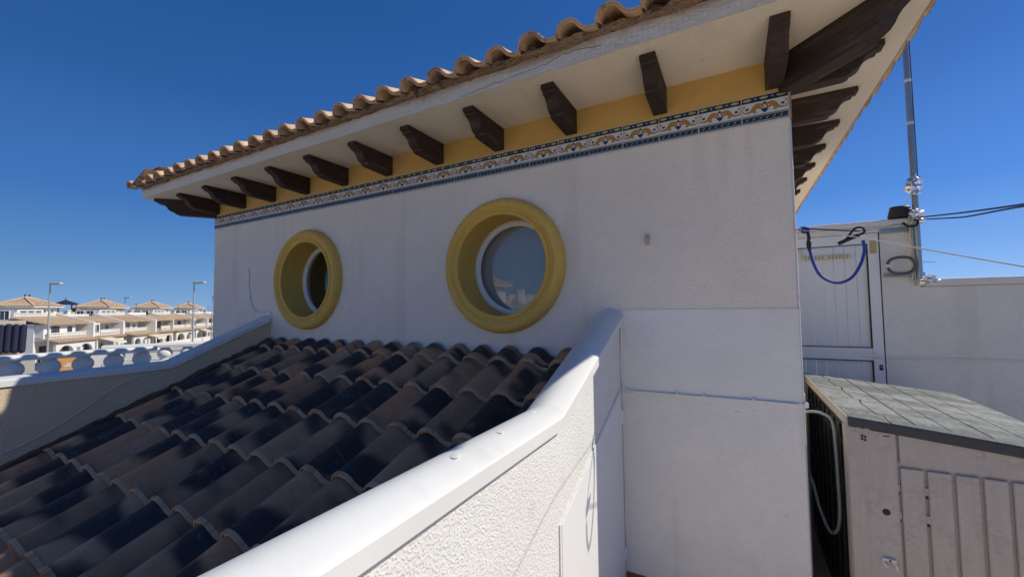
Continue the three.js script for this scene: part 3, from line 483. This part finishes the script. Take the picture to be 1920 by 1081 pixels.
// ================================================================ STORAGE BOX
{
  const t = thing('storage_box', 'beige plastic garden storage box with sun-bleached grey lid beside the house corner', 'storage box');
  const x0 = .168, x1 = .93, z0 = -1.285, z1 = .015, yl = x => 1.091 - (x - .163) * .108;
  // side facing the terrace: shell with the corner post and raised ribs
  const sh = extr([[x0, .02], [x1, .02], [x1, yl(x1) - .04], [x0, yl(x0) - .04]], .03); sh.translate(0, 0, z1 - .045); mesh('side_panel', uvm(sh), M.beigePl, t);
  const sh2 = extr([[x0, .02], [x1, .02], [x1, yl(x1) - .04], [x0, yl(x0) - .04]], .03); sh2.translate(0, 0, z0); mesh('side_panel', uvm(sh2), M.beigePl, t);
  mesh('front_panel', bx(x1 - .03, x1, .02, yl(x1) - .05, z0 + .032, z1 - .047), M.beigePl, t);
  // corner post: rounded fluted column
  const hole = new THREE.Path(); const ps = new THREE.Shape([[.232, .02], [.316, .02], [.316, yl(.316) - .05], [.232, yl(.232) - .045]].map(p => new THREE.Vector2(...p)));
  for (const [hx, hy] of [[.288, 1.015]]) { const h = new THREE.Path(); h.moveTo(hx - .013, hy - .004); h.lineTo(hx - .013, hy + .004); h.lineTo(hx + .013, hy + .004); h.lineTo(hx + .013, hy - .004); ps.holes.push(h); }
  const pg = new THREE.ExtrudeGeometry(ps, { depth: .012, bevelEnabled: true, bevelSize: .002, bevelThickness: .002, bevelSegments: 2, curveSegments: 24 }); pg.translate(0, 0, z1 - .014); mesh('corner_post', uvm(pg), M.beigePl, t);
  const fl = new THREE.Shape(); fl.moveTo(.152, -.075); fl.lineTo(.232, -.075); fl.lineTo(.232, .0); fl.quadraticCurveTo(.222, .004, .216, .0); fl.quadraticCurveTo(.208, -.004, .200, .0); fl.quadraticCurveTo(.188, .002, .182, -.004); fl.quadraticCurveTo(.172, -.010, .165, -.006); fl.quadraticCurveTo(.154, -.004, .152, -.02); fl.lineTo(.152, -.075);
  const fg = new THREE.ExtrudeGeometry(fl, { depth: 1.02, bevelEnabled: false, curveSegments: 8 }); fg.rotateX(-Math.PI / 2); fg.scale(1, 1, -1); { const ix = fg.index; } fg.translate(0, .02, z1); mesh('corner_post', toCreasedNormals(uvm(flip(fg)), .5), M.beigePl, t);
  function flip(g) { const q = g.index ? g.toNonIndexed() : g, p = q.attributes.position.array; for (let i = 0; i < p.length; i += 9) for (let k = 0; k < 3; k++) { const s = p[i + 3 + k]; p[i + 3 + k] = p[i + 6 + k]; p[i + 6 + k] = s; } q.computeVertexNormals(); return q; }
  for (const [hx, hy] of [[.206, 1.006], [.2165, 1.003], [.206, .992], [.2165, .989]]) mesh('vent_hole', bx(hx - .0035, hx + .0035, hy - .0045, hy + .0045, z1 + .0006, z1 + .0026), M.black, t);
  mesh('dark_hole_disc', cyl(.0135, .0135, .002, 24).rotateX(Math.PI / 2).translate(.274, .694, z1 + .0006), M.black, t);  // black disc on the surface, its colour stands for the shade inside a hole
  // rib panels
  for (const [a, b] of [[.328, .403], [.413, .486], [.497, .566], [.577, .645], [.656, .722], [.733, .80], [.811, .878]]) mesh('rib_panel', bx(a, b, .08, .889, z1 - .03, z1 - .001, .007), M.beigePl, t);
  mesh('top_rail', uvm(extr([[.330, .905], [x1 - .004, .905], [x1 - .004, yl(x1) - .05], [.330, yl(.33) - .05]], .010, .002).translate(0, 0, z1 - .014)), M.beigePl, t);
  for (const gx of [.3185, .408]) for (const gy of [.785, .672]) { mesh('bridge_clip', bx(gx - .0075, gx + .0075, gy, gy + .032, z1 - .020, z1 - .006, .002), M.beigePl, t); mesh('slot', bx(gx - .006, gx + .006, gy - .014, gy - .001, z1 - .016, z1 - .0125), M.black, t); }
  mesh('padlock_loop', merge([tube([[.252, .50, z1], [.256, .482, z1 + .014], [.266, .474, z1 + .018]], .005, 10, 6), bx(.252, .296, .494, .506, z1 - .002, z1 + .016, .004), tube([[.282, .496, z1 + .012], [.292, .486, z1 + .014], [.298, .466, z1 + .012]], .004, 10, 6)]), M.whiteCable, t);
  mesh('padlock_hole', cyl(.004, .004, .003, 12).rotateX(Math.PI / 2).translate(.274, .500, z1 + .0165), M.black, t);
  // lid: back strip, interlocking hinge seam, five boards
  const lt = .034; const lidPart = (pts, name, mat, top = .0, th = lt) => { // plan polygon (x,z) laid on the sloping lid
    const s = extr(pts.map(p => [p[0], -p[1]]), th - .004, .002); s.rotateX(-Math.PI / 2); const p = s.attributes.position; for (let i = 0; i < p.count; i++) p.setY(i, p.getY(i) - th + .002 + yl(p.getX(i)) + top); s.computeVertexNormals(); return mesh(name, uvm(s), mat, t); };
  const za = z0 - .02, zb = z1 + .022, seam = []; const steps = 3;
  for (let k = 0; k <= steps * 2; k++) { /* zig-zag seam between hinge strip and lid */ }
  const zs = [za, -1.17, -1.12, -.86, -.80, -.52, -.46, -.16, -.10, zb], xs = [.262, .262, .282, .270, .292, .272, .294, .276, .298, .29];
  const S = zs.map((z, i) => [xs[i], z]);
  const stair = []; for (let i = 0; i < S.length; i++) { stair.push(S[i]); if (i % 2 === 1 && i < S.length - 1) stair.push([S[i][0] + .02, S[i][1] - .03], [S[i + 1][0], S[i + 1][1]]); }
  const seamL = [[.262, za], [.262, -1.18], [.282, -1.16], [.264, -1.05], [.270, -.86], [.292, -.84], [.274, -.72], [.280, -.50], [.302, -.48], [.284, -.36], [.290, -.12], [.310, -.10], [.300, zb]];
  lidPart([[.158, za], ...seamL.map(p => [p[0] - .0045, p[1]]), [.158, zb]], 'hinge_strip', M.lid, 0, .03);
  const bd = [.392, .502, .624, .752, .945];
  bd.forEach((x, i) => { const L = i ? [[bd[i - 1] + .0045, za], [bd[i - 1] + .0045, zb - .0005]] : [[seamL[0][0] + .0045, za], ...seamL.slice(1).map(p => [p[0] + .0045, p[1]])]; const zl = L[L.length - 1]; lidPart([...L.map(p => [p[0], Math.min(p[1], zb - .055)]), [x - .0045, zb - .055], [x - .0045, za]], 'lid_board', M.lid, i % 2 ? .0006 : 0, .03); });
  lidPart([[.3045, zb - .048], [.945, zb - .048], [.945, zb], [.3045, zb]], 'lid_rim', M.lid, .001, .03);
  // drooping dark front edge under the rim
  mesh('lid_edge', uvm(extr([[.158, yl(.158) - .038], [.948, yl(.948) - .038], [.948, yl(.948) - .006], [.158, yl(.158) - .006]], .012, .003).translate(0, 0, zb - .011)), M.lidEdge, t);
  mesh('lid_core', uvm(extr([[.164, yl(.164) - .05], [.94, yl(.94) - .05], [.94, yl(.94) - .031], [.164, yl(.164) - .031]], zb - za - .03).translate(0, 0, za + .008)), M.lidEdge, t);
  mesh('lid_back_edge', bx(.150, .1565, 1.045, 1.090, za, zb, .002), M.beigePl, t);
  // dark back panel with ribs and recesses
  const back = mesh('back_panel', bx(.172, .19, .02, 1.045, z0 + .03, z1 - .05), M.darkPl, t);
  for (let k = 0; k < 9; k++) mesh('back_rib', bx(.162, .1715, .1, 1.0, z0 + .10 + k * .135, z0 + .135 + k * .135, .004), M.darkPl, back);
  for (let k = 0; k < 3; k++) mesh('back_rail', bx(.166, .1745, .25 + k * .33, .275 + k * .33, z0 + .05, z1 - .06, .002), M.darkPl, back);
  mesh('corner_post', bx(.152, .18, .02, 1.045, z0 - .005, z0 + .06, .008), M.beigePl, t);
}
tag(mesh('hose', tube([[.015, .985, -.36], [.06, 1.025, -.30], [.110, 1.030, -.25], [.142, 1.0, -.22], [.148, .88, -.21], [.149, .72, -.20], [.148, .58, -.19], [.140, .48, -.22], [.118, .44, -.28], [.09, .52, -.36], [.075, .62, -.46], [.03, .70, -.55]], .0075, 90, 10), std({ color: col(.30, .335, .34), roughness: .45 })), 'pale grey hose looping from the wall behind the storage box', 'hose');
{ // trellis leaning in the gap behind the box
  const t = thing('trellis', 'cream lattice panel leaning in the gap between house and storage box', 'trellis', .075, 0, -.95);
  mesh('frame', merge([bx(-.012, .012, .02, 1.02, -.30, -.27), bx(-.012, .012, .02, 1.02, .27, .30), bx(-.0115, .0115, 1.021, 1.05, -.30, .30)]), M.ivory, t);
  for (let k = 0; k < 11; k++) for (const s of [-1, 1]) { const y = .1 + k * .09; const m = mesh('slat', bx(-.004, .004, -.012, .012, -.27, .27), M.ivory, t, s * .005, y, 0); m.rotation.x = s * .6; m.scale.z = .98; }
}

// ================================================================ OFF-FRAME TERRACE EDGE (its sunlit face lights the shaded wall)
{
  const b = thing('terrace_parapet', 'white parapet closing the terrace behind the photographer', 'wall'); mesh('wall', bx(-.84, 4.58, 0, 1.1, 4.25, 4.4), M.farWhite, b); mesh('coping', bx(-.86, 4.6, 1.102, 1.15, 4.22, 4.43, .01), M.coping, b);
  const c = thing('terrace_parapet', 'white parapet along the terrace edge opposite the cupboard door', 'wall'); mesh('wall', bx(4.43, 4.58, 0, 1.1, ZW - .1, 4.24), M.farWhite, c); mesh('coping', bx(4.4, 4.61, 1.102, 1.15, ZW - .1, 4.21, .01), M.coping, c);
}

// ================================================================ BALUSTRADES
function balProfile(h, R) { const p = [[.0, 0], [.07, 0], [.072, .018], [.045, .024]]; for (let i = 0; i <= 16; i++) { const a = -1.2 + i / 16 * 2.4; p.push([Math.max(.035, R * Math.cos(a)), h / 2 + R * .97 * Math.sin(a)]); } p.push([.045, h - .024], [.072, h - .018], [.07, h], [0, h]); return new THREE.LatheGeometry(p.map(q => new THREE.Vector2(...q)), 28); }
const BH = .21, balG = balProfile(BH, .102), M_bal = std({ color: col(.80, .79, .77), map: paintMott, roughness: .75 });
function balustrade(label, ax, az, bxx, bz, yTop, n, first, gap) {
  const t = thing('balustrade', label, 'balustrade', ax, 0, az); const L = Math.hypot(bxx - ax, bz - az); t.rotation.y = Math.atan2(-(bz - az), bxx - ax);
  const rail = new THREE.Shape(); rail.moveTo(-.105, 0); rail.lineTo(.105, 0); rail.lineTo(.105, .035); rail.quadraticCurveTo(.1, .06, .06, .066); rail.lineTo(-.06, .066); rail.quadraticCurveTo(-.1, .06, -.105, .035);
  const rg = new THREE.ExtrudeGeometry(rail, { depth: L, bevelEnabled: false }); rg.rotateY(Math.PI / 2); mesh('rail', uvm(rg), M.coping, t, 0, yTop - .066, 0);
  mesh('plinth', bx(0, L, yTop - .066 - BH - .10, yTop - .066 - BH, -.09, .09, .01), M.coping, t);
  for (let k = 0; k < n; k++) mesh('baluster', balG, M_bal, t, first + k * gap, yTop - .066 - BH, 0);
  return t;
}
balustrade('white balustrade of bulbous balusters with scalloped tile shadow on its rail', -7.575, 2.85, -7.575, -.36, 1.122, 11, .135, .294);
balustrade('sunlit white balustrade of round balusters beyond the shadowed one', -9.10, -.28, -7.95, -2.15, 1.08, 7, .16, .30);
// what shows between the balusters
{
  const p0 = at(125, 668, 26), w = thing('painted_wall', 'orange wall with a pale emblem behind the bulbous balusters', 'wall', p0.x, GY, p0.z); w.rotation.y = 1.15;
  mesh('wall', bx(-1.1, 1.0, 0, p0.y - GY, -.12, .12), M.orange, w); mesh('cap', bx(-1.15, 1.05, p0.y - GY + .002, p0.y - GY + .09, -.17, .17), M.coping, w);
  mesh('emblem', merge([bx(-.1, .35, p0.y - GY - .62, p0.y - GY - .54, .122, .13), bx(0, .25, p0.y - GY - .50, p0.y - GY - .42, .122, .13)]), M.whitePaint, w);
  const p3 = at(186, 662, 27), gw = thing('garden_wall', 'white garden wall beside the orange wall below the terrace', 'wall', p3.x, GY, p3.z); gw.rotation.y = 1.0; mesh('wall', bx(-1.2, 6, 0, p3.y - GY, -.15, .15), M.farWhite, gw); mesh('cap', bx(-1.25, 6.05, p3.y - GY + .002, p3.y - GY + .08, -.2, .2), M.coping, gw);
  const p1 = at(12, 690, 15), s = thing('shed_wall', 'low grey-green wall below the terrace by the navy parasol', 'wall', p1.x, GY, p1.z); mesh('wall', bx(-1.2, .4, 0, p1.y - GY + .4, -.6, .1), std({ color: col(.38, .38, .32), map: paintMott, roughness: 1 }), s);
  const p2 = at(52, 684, 17), u = thing('parasol', 'navy parasol with white fringe beyond the balustrade', 'parasol', p2.x, GY, p2.z);
  mesh('canopy', new THREE.ConeGeometry(.62, .42, 8).translate(0, p2.y - GY, 0), M.blueDark, u); mesh('pole', cyl(.025, .025, p2.y - GY, 10).translate(0, (p2.y - GY) / 2, 0), M.lampGrey, u);
  for (let k = 0; k < 8; k++) mesh('fringe', new THREE.SphereGeometry(.06, 10, 8).scale(1.3, .8, 1.3), M.whitePaint, u, Math.cos(k * .785) * .58, p2.y - GY - .23, Math.sin(k * .785) * .58);
}
{ // navy ribbed awning against a beige wall
  const pA = at(20, 601, 34), t = thing('awning', 'navy fluted awning hanging on a beige wall at the street side', 'awning', pA.x, GY, pA.z); t.rotation.y = 1.2;
  const top = pA.y - GY; mesh('wall', bx(-4.5, .72, 0, top, -.5, -.1), M.farCream, t);
  for (let k = 0; k < 11; k++) { const m = mesh('flute', new THREE.CapsuleGeometry(.215, 2.0, 6, 16), M.navy, t, .72 - k * .40, top - 1.50 + (k % 3) * .03, .3); m.rotation.x = -.15; }
}

// ================================================================ TOWN HOUSES
const fwd = V(-Math.sin(.4981), 0, -Math.cos(.4981)), rgt = V(Math.cos(.4981), 0, -Math.sin(.4981));
const A = fwd.clone().multiplyScalar(Math.cos(.2618)).addScaledVector(rgt, -Math.sin(.2618));
const P0 = V(CAM.x, GY, CAM.z).addScaledVector(fwd, 52).addScaledVector(rgt, -60.7), PHI = Math.atan2(-A.z, A.x);
function windowPart(par, x, y, w, h, z, panes = 2, turn = 0, frame = M.farWhite) {
  const f = mesh('window', bx(-w / 2, w / 2, -h / 2, h / 2, 0, .06), M.farGlass, par, x, y, z); f.rotation.y = turn;
  const g = [bx(-w / 2 - .05, -w / 2, -h / 2, h / 2, .0, .1), bx(w / 2, w / 2 + .05, -h / 2, h / 2, 0, .1), bx(-w / 2 - .05, w / 2 + .05, h / 2, h / 2 + .06, 0, .1), bx(-w / 2 - .08, w / 2 + .08, -h / 2 - .07, -h / 2, 0, .14)];
  for (let k = 1; k < panes; k++) g.push(bx(-w / 2 + w * k / panes - .025, -w / 2 + w * k / panes + .025, -h / 2, h / 2, .0, .09));
  mesh('frame', merge(g), frame, f); return f;
}
function pent(par, x0, x1, zBack, zFront, yTop, yEave) { // monopitch tile roof with real thickness and ragged rib edge
  const g = extr([[zFront, yEave], [zFront, yEave + .12], [zBack, yTop + .12], [zBack, yTop]], x1 - x0); g.rotateY(-Math.PI / 2); g.translate(x1, 0, 0);
  const r = mesh('pent_roof', uvm(g), M.farTile, par); const n = Math.floor((x1 - x0) / .5), L = Math.hypot(zFront - zBack, yTop - yEave), ribs = [];
  for (let k = 0; k < n; k++) { const c = new THREE.CylinderGeometry(.12, .12, L, 6, 1, true, -Math.PI / 2, Math.PI); c.rotateX(-Math.PI / 2); c.rotateX(Math.atan2(yTop - yEave, zFront - zBack)); c.translate(x0 + (k + .5) * (x1 - x0) / n, (yTop + yEave) / 2 + .1, (zFront + zBack) / 2); ribs.push(c); }
  mesh('tile_ribs', uvm(merge(ribs)), M.farTile, r).userData.kind = 'stuff'; return r;
}
function rowBal(par, x0, x1, z, y) { const b = mesh('balcony', merge([bx(x0, x1, y + .62, y + .74, z - .09, z + .09), bx(x0, x1, y - .1, y + .06, z - .1, z + .1)]), M.farWhite, par); const n = Math.round((x1 - x0) / .32), g = []; for (let k = 0; k < n; k++) g.push(new THREE.SphereGeometry(.12, 8, 6).scale(1, 2.2, 1).translate(x0 + (k + .5) * (x1 - x0) / n, y + .34, z)); mesh('balusters', uvm(merge(g)), M.farWhite, b).userData.kind = 'stuff'; return b; }
function archWall(par, x0, x1, h, z, n, mat) { const s = new THREE.Shape([[x0, 0], [x1, 0], [x1, h], [x0, h]].map(p => new THREE.Vector2(...p))); const w = (x1 - x0) / n; for (let k = 0; k < n; k++) { const c = x0 + (k + .5) * w, r = w * .36, a = new THREE.Path(); a.moveTo(c - r, .05); a.lineTo(c - r, h - .35 - r * .8); a.absellipse(c, h - .35 - r * .8, r, r * .8, Math.PI, 0, true); a.lineTo(c + r, .05); a.lineTo(c - r, .05); s.holes.push(a); } const g = new THREE.ExtrudeGeometry(s, { depth: .3, bevelEnabled: false, curveSegments: 12 }); g.translate(0, 0, z); return mesh('porch_arches', uvm(g), mat, par); }
function makeTownhouse(v, label) {
  const t = thing('townhouse', label, 'house', 0, 0, 0, 'townhouses along the far street'); const W = [M.farWhite, M.farWhite, M.farIvory, M.farWhite][v], C = v % 2 ? M.farCream : M.farWhite, r = (a, b) => a + (b - a) * (((v * 37 + a * 13) % 1 + 1) % 1);
  const mid = [7.4, 7.0, 7.8, 7.2][v], dz = [0, .5, -.3, .3][v];
  mesh('wall', bx(0, 14.7, 0, 5.0, -8.5, -.002), W, t);
  // ground-floor porches, awnings, doors
  archWall(t, .2, mid - .3, 2.45, 1.9 + dz, [2, 3, 2, 3][v], W); archWall(t, mid + .9, 14.3, 2.35, 1.4, [3, 2, 2, 3][v], C);
  pent(t, .1, mid - .2, .05, 2.5 + dz, 3.15, 2.55); pent(t, mid + .3, 14.6, .05, 1.95, 3.1, 2.62);
  for (const x of [1.4, 5.2, 9.2, 12.6]) { const d = mesh('door', bx(x - .5, x + .5, 0, 2.1, .001, .06), M.farDark, t); mesh('panel', bx(x - .35, x + .35, 1.1, 1.9, .061, .09), M.farGlass, d); }
  const aw = mesh('awning', uvm(extr([[2.0, 2.5], [3.9, 1.95], [3.9, 2.05], [2.0, 2.62]], 2.6).rotateY(-Math.PI / 2).translate([11, 6.2, 12.4, 10.4][v], 0, dz)), M.farCream, t); mesh('valance', bx([8.4, 3.6, 9.8, 7.8][v], [11, 6.2, 12.4, 10.4][v], 1.75, 1.95, 3.86 + dz, 3.9 + dz), M.farWhite, aw);
  for (const x of [.3, mid + .3, 14.2]) mesh('gate_pillar', bx(x - .2, x + .2, 0, 2.0, 4.4, 4.8), W, t);
  mesh('garden_wall', bx(.5, 14.0, 0, 1.1, 4.5, 4.7), W, t);
  // first floor: flush wall, recess with a side wall, balconies
  mesh('side_wall', bx(mid - .4, mid, 2.9, 5.0, .0, 2.0 + dz), W, t); mesh('side_wall', bx(14.3, 14.69, 2.9, 5.0, .0, 1.6), C, t);
  mesh('balcony_floor', bx(.1, 14.6, 2.86, 2.98, .0, 1.2), W, t);
  rowBal(t, .3, mid - .45, 1.15, 3.05); rowBal(t, 9.9 + (v % 2) * 1.2, 14.2, 1.15, 3.05);
  const d = mesh('balcony_door', bx(1.8, 3.0, 3.0, 4.5, .001, .07), M.farGlass, t); mesh('frame', merge([bx(1.72, 1.8, 3.0, 4.58, .0, .1), bx(3.0, 3.08, 3.0, 4.58, 0, .1), bx(1.72, 3.08, 4.5, 4.6, .0005, .1), bx(2.37, 2.43, 3.0, 4.5, .0, .1)]), v % 2 ? M.farDark : M.farWhite, d);
  windowPart(t, 5.3, 4.1, .8, .75, .001, 2, 0, M.farDark);
  if (v === 1) { const q = mesh('flush_front', bx(.12, 4.2, 2.99, 4.9, .003, 1.0), W, t); windowPart(q, 1.6, 4.0, .9, 1.3, 1.001, 2); windowPart(q, 3.2, 4.0, .7, .8, 1.001, 2); }
  if (v === 0) { const q = mesh('flush_front', bx(.12, 5.4, 2.99, 4.9, .003, .9), W, t); windowPart(q, 1.9, 3.8, 1.1, 1.5, .901, 2, 0, M.farDark); windowPart(q, 4.3, 4.1, .6, .7, .901, 2, 0, M.farDark); }
  if (v % 2) { windowPart(t, 9.0, 4.0, 1.6, 1.2, .001, 3); windowPart(t, 12.6, 3.9, 1.4, 1.5, .001, 2); } else { const q = mesh('glazed_bay', bx(mid + .2, 9.9, 2.95, 4.8, .002, 1.1), W, t); windowPart(q, mid + 1.3, 4.05, 1.7, 1.1, 1.101, 3); windowPart(t, 11.2, 4.0, 1.0, 1.4, .001, 2, 0, M.farDark); windowPart(t, 13.2, 4.0, .7, .8, .001, 2); }
  pent(t, -.15, mid - .15, -2.3, 1.45 + dz, 5.75, 4.82); pent(t, mid + .25, 14.4, -2.3, 1.1 + .4 * (v % 2), 5.7, 4.80);
  mesh('party_wall', uvm(extr([[-2.6, 5.0], [1.9 + dz, 4.65], [1.9 + dz, 5.0], [-2.4, 6.3], [-2.6, 6.3]], .28).rotateY(-Math.PI / 2).translate(mid + .15, 0, 0)), W, t);
  mesh('party_wall', uvm(extr([[-2.6, 5.0], [1.4, 4.7], [1.4, 5.05], [-2.4, 6.3], [-2.6, 6.3]], .28).rotateY(-Math.PI / 2).translate(14.7, 0, 0)), C, t);
  mesh('aerial', merge([cyl(.03, .03, 2.2, 6).translate(12.2, 7.0, -3.4), bx(11.6, 12.8, 7.95, 7.99, -3.42, -3.38), bx(11.8, 12.6, 7.6, 7.64, -3.42, -3.38)]), M.metalDark, t);
  mesh('chimney', merge([bx(10.2, 10.8, 5.2, 6.7, -3.6, -3.1), bx(10.1, 10.9, 6.702, 6.82, -3.7, -3.0)]), C, t);
  // roof terrace
  mesh('terrace_parapet', bx(.0, 14.6, 5.0, 5.62, -2.7, -2.5), W, t); rowBal(t, .4, 7.0, -2.42, 5.72); mesh('terrace_parapet', bx(8.4, 13.5, 5.6, 6.2 + .2 * (v % 2), -2.71, -2.49), W, t);
  // tower with hip roof
  const tx0 = 4.3, tx1 = 8.3, tz0 = -7.2, tz1 = -3.2, te = 7.35;
  mesh('tower_wall', bx(tx0, tx1, 5.0, te, tz0, tz1), C, t);
  const conserv = mesh('sun_room', bx(1.2, tx0 + .9, 5.05, 6.85, tz1 - 2.6, tz1 + .6), W, t); for (let k = 0; k < 3; k++) windowPart(conserv, 2.0 + k * 1.15, 6.15, .9, 1.1, tz1 + .601, 1); for (const q of [-1.9, -.6]) windowPart(conserv, 1.199, 6.15, .9, 1.1, tz1 + q, 2, -Math.PI / 2);
  for (const x of [6.2, 7.5]) { const r = mesh('round_window', new THREE.TorusGeometry(.27, .08, 8, 20), M.farCream, t, x, 6.55, tz1 + .02); mesh('pane', new THREE.CircleGeometry(.25, 20), v % 2 ? M.farDark : M.farGlass, r); }
  const o = .6, cx = (tx0 + tx1) / 2, cz = (tz0 + tz1) / 2, r0 = .35, ap = te + 1.25; const q = [[tx0 - o, te, tz1 + o], [tx1 + o, te, tz1 + o], [tx1 + o, te, tz0 - o], [tx0 - o, te, tz0 - o]], rl = [cx - r0, ap, cz], rh = [cx + r0, ap, cz], pos = [];
  const tri = (...p) => p.forEach(k => pos.push(...k)); tri(q[0], q[1], rh); tri(q[0], rh, rl); tri(q[1], q[2], rh); tri(q[2], q[3], rl); tri(q[2], rl, rh); tri(q[3], q[0], rl);
  const rg = new THREE.BufferGeometry(); rg.setAttribute('position', new THREE.Float32BufferAttribute(pos, 3)); rg.computeVertexNormals(); const roof = mesh('roof', uvm(rg), M.farTile, t);
  mesh('eave', bx(tx0 - o + .03, tx1 + o - .03, te - .16, te - .004, tz0 - o + .03, tz1 + o - .03), M.farWhite, t);
  // rows of barrel tiles and the hips, coarse at this distance
  const rb = []; const rib = (a, b, r) => { const d = V(...b).sub(V(...a)), c = new THREE.CylinderGeometry(r, r, d.length(), 6); c.applyQuaternion(new THREE.Quaternion().setFromUnitVectors(V(0, 1, 0), d.clone().normalize())); c.translate(...V(...a).add(V(...b)).multiplyScalar(.5).toArray()); rb.push(c); };
  for (let k = 1; k < 15; k++) { const f = k / 15, x = q[0][0] + (q[1][0] - q[0][0]) * f, hgt = 1 - Math.abs(f - .5) * 2; rib([x, te + .02, tz1 + o], [x, te + .02 + (ap - te) * hgt, tz1 + o + (cz - tz1 - o) * hgt], .09); const z = tz0 - o + (tz1 - tz0 + 2 * o) * f; rib([tx0 - o, te + .02, z], [tx0 - o + (cx - tx0 + o) * hgt, te + .02 + (ap - te) * hgt, z], .09); }
  mesh('tile_ribs', uvm(merge(rb)), M.farTile, roof).userData.kind = 'stuff';
  rb.length = 0; for (const [a, b] of [[q[0], rl], [q[1], rh], [q[2], rh], [q[3], rl], [rl, rh]]) rib(a, b, .14); mesh('hip_tiles', uvm(merge(rb)), M.claySun[1], roof);
  for (const x of [cx - r0, cx + r0]) mesh('finial', new THREE.LatheGeometry([[.12, 0], [.05, .12], [.1, .22], [.12, .3], [.03, .42], [0, .5]].map(p => new THREE.Vector2(...p)), 10), M.metalDark, roof, x, ap, cz);
  return t;
}
const HL = ['white townhouse whose sun room and round-windowed tower face a tall lamp post', 'white townhouse with glazed bay and tower roof just past the dark gazebo', 'cream-trimmed townhouse with shaded tower flank, two doors past the dark gazebo', 'distant white townhouse at the row end beside the big tower house'];
const hs = HL.map((l, k) => makeTownhouse(k, l)), h0 = hs[0];
hs.forEach((h, k) => { h.position.copy(P0).addScaledVector(A, k * 14.8); h.rotation.y = PHI; });
// a row of the same houses behind the photographer, mirrored in the round panes
struct('raised_ground', bx(-66, 1, GY + .004, GY + 1.698, 37, 60), M.farCream, 'raised plot under the townhouses behind the photographer', 'ground');
const BL = ['white townhouse in the row behind the photographer, first from the terrace', 'white townhouse in the row behind the photographer, second from the terrace', 'white townhouse in the row behind the photographer, third from the terrace', 'white townhouse in the row behind the photographer, last from the terrace'];
for (let k = 0; k < 4; k++) { const c = copyOf(h0, BL[k], 'townhouses across the street behind'); c.position.set(-48 + k * 14.9, GY + 1.7, 44); c.rotation.y = Math.PI; }

// ---- street lamps
function lamp(label, px, F) { const b = at(px, 588, F), t = thing('street_lamp', label, 'street lamp', b.x, GY, b.z, 'street lamps along the far street'); mesh('pole', cyl(.06, .11, 9.5, 12).translate(0, 4.75, 0), M.lampGrey, t); const a = mesh('arm', bx(-.1, 1.0, 9.5, 9.58, -.05, .05, .02), M.lampGrey, t); mesh('lamp_head', bx(-.15, 1.25, 9.58, 9.74, -.2, .2, .06), std({ color: col(.6, .6, .6), roughness: .4 }), t); mesh('base', cyl(.16, .2, .5, 12).translate(0, .25, 0), M.lampGrey, t); t.rotation.y = .4981; return t; }
lamp('tall street lamp rising in front of the sun room of the nearest townhouse', 91, 45.5); lamp('tall street lamp rising in front of the farthest townhouses', 362, 46.5); lamp('distant street lamp whose head shows above the second tower roof', 233, 88); lamp('distant street lamp beside the big tower house edge', 397, 86);
{ // gazebo on a roof
  const g = at(121, 588, 72), t = thing('gazebo', 'small dark-roofed gazebo on a terrace between the townhouse towers', 'gazebo', g.x, GY, g.z); const y = 6.6;
  mesh('base', bx(-3.6, 3.0, 0, y, -2, 2), M.farCream, t); for (const sx of [-1, 1]) for (const sz of [-1, 1]) mesh('post', bx(sx * 1.1 - .1, sx * 1.1 + .1, y, y + 1.3, sz * 1.1 - .1, sz * 1.1 + .1), M.farDark, t);
  mesh('screen', bx(-1.05, 1.05, y, y + 1.0, -1.1, -1.0), M.farDark, t); mesh('roof', new THREE.ConeGeometry(2.1, .9, 4).rotateY(Math.PI / 4).translate(0, y + 1.75, 0), M.navy, t); mesh('finial', cyl(.03, .06, .5, 8).translate(0, y + 2.4, 0), M.metalDark, t);
}
// low blocks that close the horizon behind the row
for (let k = 0; k < 4; k++) { const p = at(120 + k * 74, 588, 150 + (k % 3) * 25), w = rr(8, 13), h = rr(5.6, 6.4); const t = thing('far_block', 'low white block far behind the townhouse roofs', 'building', p.x, GY, p.z, 'low blocks behind the street'); t.rotation.y = rr(0, 1.5); mesh('wall', bx(-w / 2, w / 2, 0, h, -4, 4), M.farWhite, t); mesh('roof', bx(-w / 2 - .3, w / 2 + .3, h + .002, h + .35, -4.3, 4.3), M.farTile, t); for (let i = 0; i < 3; i++) windowPart(t, -w / 3 + i * w / 3, h - 1.6, 1, 1.2, 4.001, 2); }

renderer.render(scene, camera);
